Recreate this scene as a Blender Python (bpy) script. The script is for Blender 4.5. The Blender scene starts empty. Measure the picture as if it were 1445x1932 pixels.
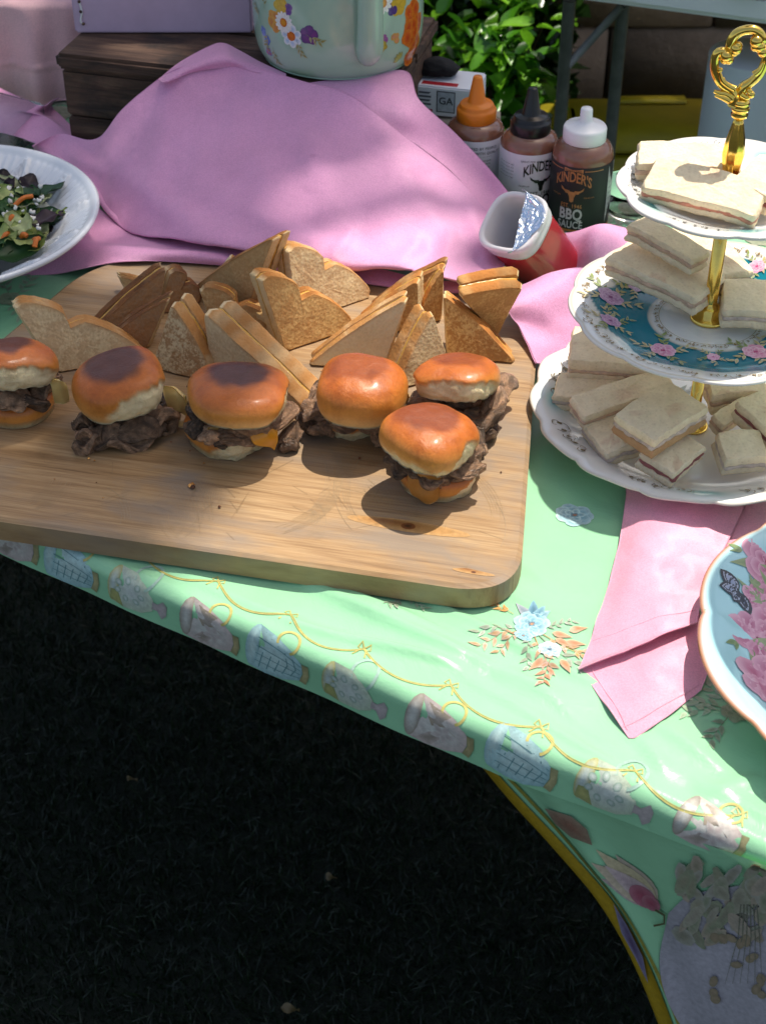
import bpy, bmesh, math, random
import numpy as np
from mathutils import Vector, Matrix, noise
rnd = random.Random(7)
sc = bpy.context.scene
COL = sc.collection
PI = math.pi
rad = math.radians

# ------------------------------------------------------------------ camera, sky, sun, exposure
T = 0.74                                   # table top height
CAM = np.array([0.0, 0.0, 1.48])
PITCH = rad(38.5)
FPX = 2904.0                               # focal length in photo pixels (photo 1445 x 1932)
cam_d = bpy.data.cameras.new('camera')
cam_d.sensor_fit = 'VERTICAL'; cam_d.sensor_height = 36.0
cam_d.lens = FPX / 1932 * 36.0
cam_d.clip_start = 0.02; cam_d.clip_end = 200
cam_d.dof.use_dof = True; cam_d.dof.focus_distance = 1.22; cam_d.dof.aperture_fstop = 15
cam = bpy.data.objects.new('camera', cam_d); COL.objects.link(cam)
cam.location = CAM; cam.rotation_euler = (PI / 2 - PITCH, 0, 0)
sc.camera = cam

SUN_EL, SUN_AZ = rad(71), rad(45)          # from the back right: azimuth measured from +x towards +y
SUN = Vector((math.cos(SUN_EL) * math.cos(SUN_AZ), math.cos(SUN_EL) * math.sin(SUN_AZ), math.sin(SUN_EL)))
W = bpy.data.worlds.new('World'); sc.world = W; W.use_nodes = True
wn = W.node_tree.nodes; wl = W.node_tree.links
sky = wn.new('ShaderNodeTexSky'); sky.sky_type = 'NISHITA'; sky.sun_disc = False
sky.sun_elevation = SUN_EL; sky.sun_rotation = rad(90) - SUN_AZ
sky.air_density = 1.0; sky.dust_density = 3.0
warm = wn.new('ShaderNodeMix'); warm.data_type = 'RGBA'; warm.blend_type = 'MULTIPLY'; warm.inputs[0].default_value = 1; warm.inputs[7].default_value = (1.07, 1.0, .90, 1)   # hazy daylight is less blue than clear air
wl.new(sky.outputs[0], warm.inputs[6]); wl.new(warm.outputs[2], wn['Background'].inputs[0]); wn['Background'].inputs[1].default_value = 0.16
sun_d = bpy.data.lights.new('sun', 'SUN'); sun_d.energy = 4.6; sun_d.angle = rad(0.53); sun_d.color = (1.0, 0.93, 0.82)
sun = bpy.data.objects.new('sun', sun_d); COL.objects.link(sun); sun.location = (2, 3, 8)
sun.rotation_euler = (-SUN).to_track_quat('-Z', 'Y').to_euler()
sc.view_settings.view_transform = 'Standard'; sc.view_settings.look = 'None'
sc.view_settings.exposure = 0.25; sc.view_settings.gamma = 1.0; sc.view_settings.use_curve_mapping = False
sc.render.engine = 'CYCLES'
sc.cycles.max_bounces = 6; sc.cycles.use_denoising = True
try: sc.cycles.denoiser = 'OPENIMAGEDENOISE'
except Exception: pass

# ------------------------------------------------------------------ geometry helpers
_F = np.array([0, math.cos(PITCH), -math.sin(PITCH)]); _U = np.array([0, math.sin(PITCH), math.cos(PITCH)]); _X = np.array([1.0, 0, 0])
def ray(px, py): return _X * (px - 722.5) / FPX - _U * (py - 966) / FPX + _F
def P(px, py, h=0.0):
    """photo point -> point of the place at height h over the table top"""
    d = ray(px, py); return CAM + d * ((T + h - CAM[2]) / d[2])
def Q(p):
    v = np.asarray(p, float) - CAM; z = v @ _F
    return 722.5 + FPX * (v @ _X) / z, 966 - FPX * (v @ _U) / z
def PP(px, py, pt, nrm):
    d = ray(px, py); nrm = np.asarray(nrm, float); return CAM + d * ((np.asarray(pt) - CAM) @ nrm) / (d @ nrm)
def HZ(x, y, py):
    lo, hi = -0.8, 0.7
    for _ in range(40):
        m = (lo + hi) / 2
        if Q((x, y, T + m))[1] > py: lo = m
        else: hi = m
    return m
def lin(c):
    if isinstance(c, str):
        c = c.lstrip('#'); c = [int(c[i:i + 2], 16) / 255 for i in (0, 2, 4)]
        c = [x / 12.92 if x <= 0.04045 else ((x + 0.055) / 1.055) ** 2.4 for x in c]
    return np.array(c[:3], float)
def mix(a, b, t): return np.asarray(a) * (1 - t) + np.asarray(b) * t
def sstep(a, b, x):
    t = np.clip((x - a) / (b - a), 0, 1); return t * t * (3 - 2 * t)
def nz(p, s=1.0, o=0.0): return noise.noise(Vector((p[0] * s + o, p[1] * s + o * 1.7, p[2] * s - o)))

def empty(name, loc, label, cat, group=None):
    o = bpy.data.objects.new(name, None); COL.objects.link(o); o.location = Vector(loc); o.empty_display_size = 0.02
    tag(o, label, cat, group); return o
def tag(o, label, cat, group=None, kind=None):
    if label: o['label'] = label
    if cat: o['category'] = cat
    if group: o['group'] = group
    if kind: o['kind'] = kind
    return o
def obj(name, verts, faces, mat, parent=None, cols=None, smooth=True, uv=None):
    """world-space mesh data -> one object; under a parent its coordinates are taken relative to the parent"""
    v = np.asarray(verts, float).reshape(-1, 3)
    if parent is not None:
        off = np.zeros(3); q = parent
        while q is not None: off += np.array(q.location); q = q.parent
        loc = np.zeros(3)
    else:
        loc = np.array([(v[:, 0].min() + v[:, 0].max()) / 2, (v[:, 1].min() + v[:, 1].max()) / 2, v[:, 2].min()]); off = loc
    me = bpy.data.meshes.new(name); me.from_pydata((v - off).tolist(), [], [list(map(int, f)) for f in faces])
    if smooth: me.polygons.foreach_set('use_smooth', [True] * len(me.polygons))
    if cols is not None:
        c = np.asarray(cols, float)
        if c.shape[1] == 3: c = np.hstack([c, np.ones((len(c), 1))])
        a = me.color_attributes.new('Col', 'FLOAT_COLOR', 'POINT'); a.data.foreach_set('color', c.astype(np.float32).ravel())
    me.materials.append(mat); me.update()
    o = bpy.data.objects.new(name, me); COL.objects.link(o)
    if parent is not None: o.parent = parent
    else: o.location = Vector(loc)
    return o
class MB:
    def __init__(s): s.v = []; s.f = []; s.c = []
    def add(s, v, f, c=None):
        n = len(s.v); s.v += [tuple(p) for p in v]; s.f += [tuple(int(i) + n for i in q) for q in f]
        if c is None: c = (1, 1, 1)
        c = np.asarray(c, float)
        s.c += [tuple(c)] * len(v) if c.ndim == 1 else [tuple(x) for x in c]
        return s
    def obj(s, name, mat, parent=None, smooth=True): return obj(name, s.v, s.f, mat, parent, s.c, smooth)
def grid_faces(nu, nv, cu=False, cv=False):
    f = []
    for i in range(nu if cu else nu - 1):
        for j in range(nv if cv else nv - 1):
            a = i * nv + j; b = ((i + 1) % nu) * nv + j; c = ((i + 1) % nu) * nv + (j + 1) % nv; d = i * nv + (j + 1) % nv
            f.append((a, b, c, d))
    return f
def box(cx, cy, cz, sx, sy, sz, rz=0.0, bev=0.0):
    """bevelled box, cz = bottom"""
    bm = bmesh.new(); bmesh.ops.create_cube(bm, size=1)
    for v in bm.verts: v.co = Vector((v.co.x * sx, v.co.y * sy, v.co.z * sz))
    if bev: bmesh.ops.bevel(bm, geom=bm.edges[:], offset=bev, segments=2, affect='EDGES')
    R = Matrix.Rotation(rz, 3, 'Z'); bm.verts.index_update()
    v = [tuple(R @ p.co + Vector((cx, cy, cz + sz / 2))) for p in bm.verts]; f = [[q.index for q in p.verts] for p in bm.faces]
    bm.free(); return v, f
def lathe(prof, n=48, c=(0, 0, 0), ax=None, rmod=None, cap=True):
    """prof: list of (r, z); ax: 3x3 frame columns"""
    c = np.asarray(c, float); A = np.eye(3) if ax is None else np.asarray(ax, float)
    v = []
    for i in range(n):
        t = 2 * PI * i / n
        for (r, z) in prof:
            k = rmod(t, z) if rmod else 1.0
            v.append(c + A @ np.array([r * k * math.cos(t), r * k * math.sin(t), z]))
    m = len(prof); f = grid_faces(n, m, cu=True)
    if cap:
        if prof[0][0] > 1e-6: f.append([i * m for i in range(n)][::-1])
        if prof[-1][0] > 1e-6: f.append([i * m + m - 1 for i in range(n)])
    return v, f
def tube(pts, r, n=10, caps=True):
    pts = [np.asarray(p, float) for p in pts]; k = len(pts); v = []
    rr = r if hasattr(r, '__len__') else [r] * k
    up = None
    for i in range(k):
        t = pts[min(i + 1, k - 1)] - pts[max(i - 1, 0)]; t = t / (np.linalg.norm(t) + 1e-12)
        if up is None:
            a = np.array([0, 0, 1.0]) if abs(t[2]) < .9 else np.array([1.0, 0, 0]); up = np.cross(t, np.cross(a, t))
        up = up - t * (up @ t); up /= np.linalg.norm(up) + 1e-12; sd = np.cross(t, up)
        for j in range(n):
            a = 2 * PI * j / n; v.append(pts[i] + rr[i] * (math.cos(a) * up + math.sin(a) * sd))
    f = grid_faces(k, n, cv=True)
    if caps: f.append(list(range(n))[::-1]); f.append([(k - 1) * n + j for j in range(n)])
    return v, f
def cr(pts, n):
    """Catmull-Rom through the rows of pts (k,...) sampled n times"""
    p = np.asarray(pts, float); k = len(p)
    if k == 2: return np.array([p[0] * (1 - t) + p[1] * t for t in np.linspace(0, 1, n)])
    q = np.concatenate([[2 * p[0] - p[1]], p, [2 * p[-1] - p[-2]]]); out = []
    for s in np.linspace(0, k - 1, n):
        i = min(int(s), k - 2); t = s - i; a, b, c, d = q[i:i + 4]
        out.append(0.5 * (2 * b + (c - a) * t + (2 * a - 5 * b + 4 * c - d) * t * t + (3 * b - a - 3 * c + d) * t ** 3))
    return np.array(out)
def surf(ctrl, nu, nv):
    """control net (rows x cols x 3) -> smooth (nu x nv x 3)"""
    c = np.asarray(ctrl, float); a = cr(c, nu); return np.swapaxes(cr(np.swapaxes(a, 0, 1), nv), 0, 1)
def normals(g):
    du = np.gradient(g, axis=0); dv = np.gradient(g, axis=1); n = np.cross(du, dv)
    return n / (np.linalg.norm(n, axis=2, keepdims=True) + 1e-12)
def sheet(g, th):
    """grid -> thin closed cloth"""
    nu, nv = g.shape[:2]; n = normals(g)
    if n[:, :, 2].mean() < 0: n = -n
    v = np.concatenate([(g + n * th / 2).reshape(-1, 3), (g - n * th / 2).reshape(-1, 3)]); N = nu * nv
    f = grid_faces(nu, nv); f = f + [tuple(N + i for i in q[::-1]) for q in f]
    bd = [i * nv for i in range(nu)] + [(nu - 1) * nv + j for j in range(1, nv)] + [i * nv + nv - 1 for i in range(nu - 2, -1, -1)] + [j for j in range(nv - 2, 0, -1)]
    for a, b in zip(bd, bd[1:] + bd[:1]): f.append((a, b, N + b, N + a))
    return v, f

# ------------------------------------------------------------------ materials
def new_mat(name):
    m = bpy.data.materials.new(name); m.use_nodes = True; nt = m.node_tree
    return m, nt, nt.nodes['Principled BSDF']
def nd(nt, t, **k):
    n = nt.nodes.new(t)
    for a, b in k.items():
        if a.startswith('i_'): n.inputs[int(a[2:]) if a[2:].isdigit() else a[2:].replace('_', ' ')].default_value = b
        else: setattr(n, a, b)
    return n
def lk(nt, a, b): nt.links.new(a, b)
def ramp(nt, fac, stops):
    r = nd(nt, 'ShaderNodeValToRGB'); e = r.color_ramp.elements
    while len(e) < len(stops): e.new(0.5)
    for i, (p, c) in enumerate(stops):
        e[i].position = p; e[i].color = (*c, 1) if len(c) == 3 else c
    lk(nt, fac, r.inputs[0]); return r.outputs[0]
def mixc(nt, a, b, fac, mode='MIX'):
    m = nd(nt, 'ShaderNodeMix', data_type='RGBA', blend_type=mode)
    for s, x in ((m.inputs[6], a), (m.inputs[7], b), (m.inputs[0], fac)):
        if hasattr(x, 'is_output'): lk(nt, x, s)
        else: s.default_value = (*x, 1) if hasattr(x, '__len__') and len(x) == 3 else x
    return m.outputs[2]
def coords(nt, scale=(1, 1, 1), rot=(0, 0, 0)):
    c = nd(nt, 'ShaderNodeTexCoord'); m = nd(nt, 'ShaderNodeMapping'); m.inputs[3].default_value = scale; m.inputs[2].default_value = rot
    lk(nt, c.outputs['Object'], m.inputs[0]); return m.outputs[0]
def tnoise(nt, co, scale, detail=4, rough=.6, dist=0):
    n = nd(nt, 'ShaderNodeTexNoise'); n.inputs['Scale'].default_value = scale; n.inputs['Detail'].default_value = detail
    n.inputs['Roughness'].default_value = rough; n.inputs['Distortion'].default_value = dist
    lk(nt, co, n.inputs['Vector']); return n.outputs[0]
def bump(nt, b, h, strength, dist=0.002, prev=None):
    n = nd(nt, 'ShaderNodeBump'); n.inputs['Strength'].default_value = strength; n.inputs['Distance'].default_value = dist
    lk(nt, h, n.inputs['Height'])
    if prev is not None: lk(nt, prev, n.inputs['Normal'])
    lk(nt, n.outputs[0], b.inputs['Normal']); return n.outputs[0]
def simple(name, c, rough=.5, metal=0, spec=.5, nscale=0, namt=.15, bscale=0, bstr=.2, coat=0, sub=0, trans=0, ior=1.45):
    m, nt, b = new_mat(name); c = lin(c)
    b.inputs['Roughness'].default_value = rough; b.inputs['Metallic'].default_value = metal
    b.inputs['Specular IOR Level'].default_value = spec; b.inputs['Coat Weight'].default_value = coat; b.inputs['Coat Roughness'].default_value = .08
    b.inputs['Transmission Weight'].default_value = trans; b.inputs['IOR'].default_value = ior
    if sub:
        b.inputs['Subsurface Weight'].default_value = sub; b.inputs['Subsurface Radius'].default_value = (.01, .006, .004); b.inputs['Subsurface Scale'].default_value = .5
    b.inputs['Base Color'].default_value = (*c, 1)
    if nscale or bscale:
        co = coords(nt)
        if nscale:
            f = tnoise(nt, co, nscale); k = ramp(nt, f, [(.3, tuple(c * (1 - namt))), (.7, tuple(np.clip(c * (1 + namt), 0, 1)))]); lk(nt, k, b.inputs['Base Color'])
        if bscale: bump(nt, b, tnoise(nt, co, bscale), bstr)
    return m
def vcol(name, rough=.5, spec=.5, nscale=0, namt=.15, bscale=0, bstr=.2, bdist=.001, coat=0, sheen=0, sub=0, metal=0, rnoise=0, trans=0):
    """colour from the mesh's own Col attribute, broken up by noise"""
    m, nt, b = new_mat(name); a = nd(nt, 'ShaderNodeVertexColor', layer_name='Col'); out = a.outputs[0]
    b.inputs['Roughness'].default_value = rough; b.inputs['Specular IOR Level'].default_value = spec; b.inputs['Metallic'].default_value = metal
    b.inputs['Coat Weight'].default_value = coat; b.inputs['Coat Roughness'].default_value = .12; b.inputs['Sheen Weight'].default_value = sheen
    if sub:
        b.inputs['Subsurface Weight'].default_value = sub; b.inputs['Subsurface Radius'].default_value = (.01, .006, .003); b.inputs['Subsurface Scale'].default_value = .4
    co = coords(nt)
    if nscale:
        f = tnoise(nt, co, nscale, 6, .65); k = ramp(nt, f, [(.25, (1 - namt,) * 3), (.75, (1 + namt * .6,) * 3)]); out = mixc(nt, out, k, 1.0, 'MULTIPLY')
    lk(nt, out, b.inputs['Base Color'])
    if bscale: bump(nt, b, tnoise(nt, co, bscale, 6, .7), bstr, bdist)
    if rnoise:
        f = tnoise(nt, co, rnoise, 3); r = nd(nt, 'ShaderNodeMapRange'); r.inputs[3].default_value = max(0.05, rough - .18); r.inputs[4].default_value = min(1, rough + .2); lk(nt, f, r.inputs[0]); lk(nt, r.outputs[0], b.inputs['Roughness'])
    if trans:
        tr = nd(nt, 'ShaderNodeBsdfTranslucent'); ms = nd(nt, 'ShaderNodeMixShader'); ms.inputs[0].default_value = trans
        lk(nt, out, tr.inputs[0]); lk(nt, b.outputs[0], ms.inputs[1]); lk(nt, tr.outputs[0], ms.inputs[2]); lk(nt, ms.outputs[0], nt.nodes['Material Output'].inputs[0])
    return m

M_print = vcol('print_ink', rough=.34, nscale=260, namt=.28)
M_porcelain = vcol('glazed_porcelain', rough=.16, spec=.55, coat=.3)
M_leaf = vcol('leaf', rough=.4, nscale=60, namt=.35, trans=.35)
M_gold = simple('polished_gold', (.95, .62, .14), rough=.13, metal=1, nscale=90, namt=.12, bscale=160, bstr=.04)
M_white_plastic = simple('white_plastic', (.8, .8, .8), rough=.35)

def satin(name, c, rough=.5, weave=1100):
    m, nt, b = new_mat(name); c = lin(c); co = coords(nt)
    f = tnoise(nt, co, 14, 5); k = ramp(nt, f, [(.3, tuple(c * .9)), (.7, tuple(np.clip(c * 1.06, 0, 1)))])
    st = tnoise(nt, co, 70, 2, .5); k = mixc(nt, k, tuple(c * np.array([.72, .6, .66])), ramp(nt, st, [(.74, (0, 0, 0)), (.82, (.45, .45, .45))]))
    k = mixc(nt, k, ramp(nt, tnoise(nt, co, 800, 2), [(.35, (.90, .88, .90)), (.65, (1.06, 1.06, 1.06))]), 1.0, 'MULTIPLY')
    lk(nt, k, b.inputs['Base Color']); b.inputs['Roughness'].default_value = rough
    b.inputs['Sheen Weight'].default_value = .25; b.inputs['Sheen Roughness'].default_value = .4; b.inputs['Specular IOR Level'].default_value = .45
    w = nd(nt, 'ShaderNodeTexWave', wave_type='BANDS', bands_direction='DIAGONAL'); w.inputs['Scale'].default_value = weave; w.inputs['Distortion'].default_value = 2; lk(nt, co, w.inputs[0])
    p = bump(nt, b, w.outputs[1], .3, .0006); bump(nt, b, tnoise(nt, co, 38, 4), .35, .004, p)
    return m
M_pink = satin('pink_satin', (.75, .35, .57))
M_pink_far = satin('pale_pink_satin', (.80, .48, .50))
# ------------------------------------------------------------------ flat print: painted motifs laid as ink on a surface
class Decal:
    def __init__(s, rings=(.55, 1.0)): s.p = []; s.rings = rings
    def poly(s, pts, c0, c1=None, cen=None, n=None):
        p = np.asarray(pts, float); c0 = lin(c0); c1 = c0 if c1 is None else lin(c1)
        s.p.append(('f', p, c0, c1, p.mean(0) if cen is None else np.asarray(cen, float))); return s
    def ell(s, x, y, a, b, rot, c0, c1=None, n=16, wob=0, seed=0):
        t = np.linspace(0, 2 * PI, n, endpoint=False); k = 1 + wob * np.sin(t * 5 + seed) * np.cos(t * 3 + seed * 2)
        X = a * k * np.cos(t); Y = b * k * np.sin(t)
        return s.poly(np.stack([x + X * math.cos(rot) - Y * math.sin(rot), y + X * math.sin(rot) + Y * math.cos(rot)], 1), c0, c1, (x, y))
    def petal(s, x, y, L, w, ang, c0, c1=None, tip=.0):
        t = np.linspace(0, 1, 7); prof = np.sin(PI * t ** .8) ** .8 * w / 2
        if tip: prof = np.sin(PI * t ** .7) * (1 - t * tip) * w / 2
        X = np.concatenate([t * L, t[::-1][1:-1] * L]); Y = np.concatenate([prof, -prof[::-1][1:-1]])
        c, sn = math.cos(ang), math.sin(ang); pts = np.stack([x + X * c - Y * sn, y + X * sn + Y * c], 1)
        return s.poly(pts, c0, c1, (x + .45 * L * c, y + .45 * L * sn))
    def stroke(s, pts, w, c, taper=False):
        p = np.asarray(pts, float); d = np.gradient(p, axis=0); d /= np.linalg.norm(d, axis=1, keepdims=True) + 1e-12
        n = np.stack([-d[:, 1], d[:, 0]], 1); k = np.linspace(1, .2, len(p))[:, None] if taper else 1
        s.p.append(('s', p + n * w / 2 * k, p - n * w / 2 * k, lin(c))); return s
    def tri(s, verts, faces, c): s.p.append(('t', np.asarray(verts, float), faces, lin(c))); return s
    def move(s, f):
        """apply a 2-D map to everything drawn so far"""
        q = []
        for e in s.p:
            if e[0] == 'f': q.append(('f', f(e[1]), e[2], e[3], f(e[4][None])[0]))
            elif e[0] == 's': q.append(('s', f(e[1]), f(e[2]), e[3]))
            else: q.append(('t', f(e[1]), e[2], e[3]))
        s.p = q; return s
    def place(s, x, y, rot=0, sc=1, sy=None):
        c, n = math.cos(rot), math.sin(rot); sy = sc if sy is None else sy
        return s.move(lambda p: np.stack([x + p[:, 0] * sc * c - p[:, 1] * sy * n, y + p[:, 0] * sc * n + p[:, 1] * sy * c], 1))
    def join(s, o): s.p += o.p; return s
    def build(s, name, mapf, parent, mat=None, base=.00022, step=.00002):
        V, F, C_ = [], [], []; n = 0; uv = []; off = []
        for k, e in enumerate(s.p):
            z = base + step * min(k, 14 + k * .04)
            if e[0] == 'f':
                p = e[1]; m = len(p); ks = s.rings; uv.append(e[4][None]); C_.append(e[2])
                for kq in ks: uv.append(e[4] + (p - e[4]) * kq); C_ += [mix(e[2], e[3], kq ** 1.4)] * m
                off += [z] * (len(ks) * m + 1)
                for i in range(m):
                    j = (i + 1) % m; F.append((n, n + 1 + i, n + 1 + j))
                    for q in range(len(ks) - 1): F.append((n + 1 + q * m + i, n + 1 + (q + 1) * m + i, n + 1 + (q + 1) * m + j, n + 1 + q * m + j))
                n += len(ks) * m + 1
            elif e[0] == 's':
                m = len(e[1]); uv += [e[1], e[2]]; off += [z] * (2 * m); C_ += [e[3]] * (2 * m)
                for i in range(m - 1): F.append((n + i, n + i + 1, n + m + i + 1, n + m + i))
                n += 2 * m
            else:
                uv.append(e[1]); off += [z] * len(e[1]); C_ += [e[3]] * len(e[1]); F += [tuple(i + n for i in f) for f in e[2]]; n += len(e[1])
        uv = np.concatenate(uv); pos, nr = mapf(uv); v = pos + nr * np.asarray(off)[:, None]
        return obj(name, v, F, mat or M_print, parent, np.array(C_))
def text2d(txt, size, bold=0.0, sx=1.0, spacing=1.0, sub=None, align='CENTER'):
    cu = bpy.data.curves.new('lettering', 'FONT'); cu.body = txt; cu.size = size; cu.align_x = align; cu.offset = bold * size; cu.space_character = spacing; cu.resolution_u = 3
    o = bpy.data.objects.new('lettering', cu); COL.objects.link(o); dg = bpy.context.evaluated_depsgraph_get(); dg.update()
    me = bpy.data.meshes.new_from_object(o.evaluated_get(dg)); bm = bmesh.new(); bm.from_mesh(me)
    bmesh.ops.triangulate(bm, faces=bm.faces[:])
    L = sub or size * .3
    for _ in range(3):
        ee = [e for e in bm.edges if e.calc_length() > L]
        if not ee: break
        bmesh.ops.subdivide_edges(bm, edges=ee, cuts=1); bmesh.ops.triangulate(bm, faces=bm.faces[:])
    bm.verts.index_update(); v = np.array([(p.co.x * sx, p.co.y) for p in bm.verts]); f = [tuple(q.index for q in p.verts) for p in bm.faces]
    bm.free(); bpy.data.objects.remove(o); bpy.data.curves.remove(cu); bpy.data.meshes.remove(me)
    return v, f
def rose(d, r, pal, seed=0, x=0, y=0):
    q = Decal(); R = random.Random(seed); dark, mid, pale, heart = pal
    for ring, (k, n, w) in enumerate(((1.0, 7, .85), (.76, 6, .8), (.54, 5, .75), (.34, 4, .6))):
        for i in range(n):
            a = 2 * PI * (i + .5 * (ring % 2)) / n + R.uniform(-.15, .15)
            q.ell(.55 * r * k * math.cos(a), .55 * r * k * math.sin(a), r * k * .46 * R.uniform(.9, 1.1), r * w * k * .52, a, mix(lin(mid), lin(dark), .25 + .2 * (i % 3) * .5 + .08 * ring), mix(lin(pale), lin(mid), R.uniform(0, .6)), 14, .05, i + seed)
    q.ell(0, 0, r * .16, r * .13, .4, heart, mix(lin(heart), lin(dark), .5), 10)
    for i in range(3):
        t = np.linspace(0, 4 + i, 12); q.stroke(np.stack([(.08 + .05 * i) * r * np.cos(t + i), (.07 + .05 * i) * r * np.sin(t + i)], 1), r * .03, dark)
    return d.join(q.place(x, y))
def sprig(d, x, y, L, ang, c, n=6, leaf=.3, seed=0, curve=.4, cs=None):
    R = random.Random(seed); t = np.linspace(0, 1, 10); a = ang + curve * (t - .5)
    p = np.stack([x + np.cumsum(np.cos(a)) * L / 10, y + np.cumsum(np.sin(a)) * L / 10], 1); d.stroke(p, L * .018, cs or c, True)
    for i in range(n):
        k = 2 + int(7 * i / n); s = 1 if i % 2 else -1
        d.petal(p[k][0], p[k][1], L * leaf * R.uniform(.8, 1.2), L * leaf * .42, a[k] + s * R.uniform(.5, .9), c, mix(lin(c), np.ones(3), R.uniform(.1, .4)), .3)
    return d

# ------------------------------------------------------------------ lawn
def ground_mat():
    m, nt, b = new_mat('lawn_soil'); co = coords(nt)
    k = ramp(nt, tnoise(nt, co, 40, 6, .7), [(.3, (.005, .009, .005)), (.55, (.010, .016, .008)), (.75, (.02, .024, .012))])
    lk(nt, k, b.inputs['Base Color']); b.inputs['Roughness'].default_value = .95; bump(nt, b, tnoise(nt, co, 160, 5), .8, .01); return m
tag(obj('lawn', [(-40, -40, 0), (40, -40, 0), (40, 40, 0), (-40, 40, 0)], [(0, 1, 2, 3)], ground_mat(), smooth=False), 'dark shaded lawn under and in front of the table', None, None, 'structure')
def grass(n=100000):
    R = np.random.default_rng(3); x = R.uniform(-1.0, .75, n); y = R.uniform(.75, 2.3, n)
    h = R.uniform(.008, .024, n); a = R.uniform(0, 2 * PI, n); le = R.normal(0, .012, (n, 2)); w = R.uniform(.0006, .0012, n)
    b = np.stack([x, y, np.zeros(n)], 1); d = np.stack([np.cos(a), np.sin(a), np.zeros(n)], 1) * w[:, None]
    mid = b + np.stack([le[:, 0] * .35, le[:, 1] * .35, h * .6], 1); tip = b + np.stack([le[:, 0], le[:, 1], h], 1)
    v = np.stack([b - d, b + d, mid + d * .8, mid - d * .8, tip], 1).reshape(-1, 3)
    i = np.arange(n) * 5; f = [q for k in i.tolist() for q in ((k, k + 1, k + 2, k + 3), (k + 3, k + 2, k + 4))]
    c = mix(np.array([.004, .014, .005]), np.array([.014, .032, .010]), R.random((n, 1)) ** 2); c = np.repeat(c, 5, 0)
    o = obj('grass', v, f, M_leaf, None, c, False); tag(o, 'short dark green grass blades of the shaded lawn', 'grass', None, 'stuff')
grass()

# ------------------------------------------------------------------ serving table and its plastic cloth
EA = rad(-31.08); Ee = np.array([math.cos(EA), math.sin(EA), 0]); En = np.array([-math.sin(EA), math.cos(EA), 0]); E0 = np.array([-.296, .931, T])
TW = 0.765                                   # table depth
def uv3(u, v, h=0): return E0 + Ee * u + En * v + np.array([0, 0, h])
_cs = np.random.default_rng(11); CREASE = []
for i in range(46):
    u = _cs.uniform(-.05, .85); v = abs(_cs.normal(0, .10)) + .008; a = _cs.normal(-.02, .22); L = _cs.uniform(.05, .26)
    CREASE.append((u, v, u + L * math.cos(a), v + L * math.sin(a), _cs.uniform(.0010, .0034), _cs.uniform(.003, .009)))
for (x0, y0, x1, y1, h, w) in ((660, 1275, 1010, 1420, .003, .006), (1100, 1435, 1280, 1560, .003, .006), (330, 1080, 640, 1215, .0022, .006), (690, 1220, 860, 1250, .002, .005), (1340, 1500, 1445, 1470, .004, .006), (1200, 1380, 1260, 1470, .003, .005), (1310, 1345, 1400, 1365, .002, .004)):
    a = P(x0, y0) - E0; b = P(x1, y1) - E0; CREASE.append((a @ Ee, a @ En, b @ Ee, b @ En, h, w))
def wr(u, v):
    z = .0011 * np.sin(u * 44 + v * 27 + .8 * np.sin(v * 30)) * np.sin(v * 52 - u * 16 + 2) * np.exp(-v * 3) + .0006 * np.sin(u * 31 + v * 17) * np.sin(v * 41 - u * 9 + 1) + .0005 * np.sin(u * 73 - v * 57 + 2)
    for (a, b, c, d, h, w) in CREASE:
        L2 = (c - a) ** 2 + (d - b) ** 2; t = np.clip(((u - a) * (c - a) + (v - b) * (d - b)) / L2, 0, 1)
        q = np.hypot(u - a - t * (c - a), v - b - t * (d - b)); z = z + h * np.exp(-(q / w) ** 2) * np.sin(PI * np.clip(t, .04, .96)) ** .5
    return np.maximum(z, -.0008)
RE = .011
def cloth(uv):
    u = uv[:, 0]; v = uv[:, 1]; fade = sstep(-.03, .01, v) * (1 - sstep(.45, .6, v) * .6)
    z = wr(u, np.maximum(v, 0)) * fade + .0012; s = np.maximum(-v, 0); A = np.minimum(s / RE, PI / 2); rest = np.maximum(s - RE * PI / 2, 0)
    out = RE * np.sin(A) + rest * .02 + .0022 * np.sin(u * 14 + 1) * sstep(.0, .06, s) + .0015 * np.sin(u * 57) * sstep(.01, .05, s); dn = RE * (1 - np.cos(A)) + rest * .99
    vv = np.where(v >= 0, v, 0) - out
    return E0 + Ee * u[:, None] + En * vv[:, None] + np.stack([0 * u, 0 * u, z - dn], 1)
def clothmap(uv):
    p = cloth(uv); e = 1e-4; a = cloth(uv + [e, 0]) - p; b = cloth(uv + [0, e]) - p; n = np.cross(a, b); return p, n / np.linalg.norm(n, axis=1, keepdims=True)
_g = np.stack(np.meshgrid(np.linspace(-.45, 1.05, 240), np.linspace(-.2, TW, 200), indexing='ij'), -1).reshape(-1, 2); _gp = cloth(_g)
_gq = np.array([Q(p) for p in _gp])
def px2uv(px, py):
    """photo point -> cloth coordinates (nearest of a sampled cloth, then refined)"""
    d = (_gq[:, 0] - px) ** 2 + (_gq[:, 1] - py) ** 2; g = _g[np.argmin(d)].copy()
    for _ in range(6):
        c = cloth(np.array([g, g + [1e-4, 0], g + [0, 1e-4]])); q = np.array([Q(p) for p in c]); J = (q[1:] - q[0]).T / 1e-4
        try: g += np.clip(np.linalg.solve(J, np.array([px, py]) - q[0]), -.02, .02)
        except Exception: break
    return g
tbl = empty('folding_table', uv3(.3, TW / 2) * [1, 1, 0], 'serving table under the mint green printed plastic cloth', 'table')
v, f = box(*(uv3(.3, TW / 2)[:2]), T - .035, 1.83, TW, .034, EA, .006)
obj('tabletop', v, f, M_white_plastic, tbl, smooth=False)
M_grey_metal = simple('grey_enamel_metal', (.17, .165, .165), rough=.45, nscale=60, namt=.2)
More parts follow.
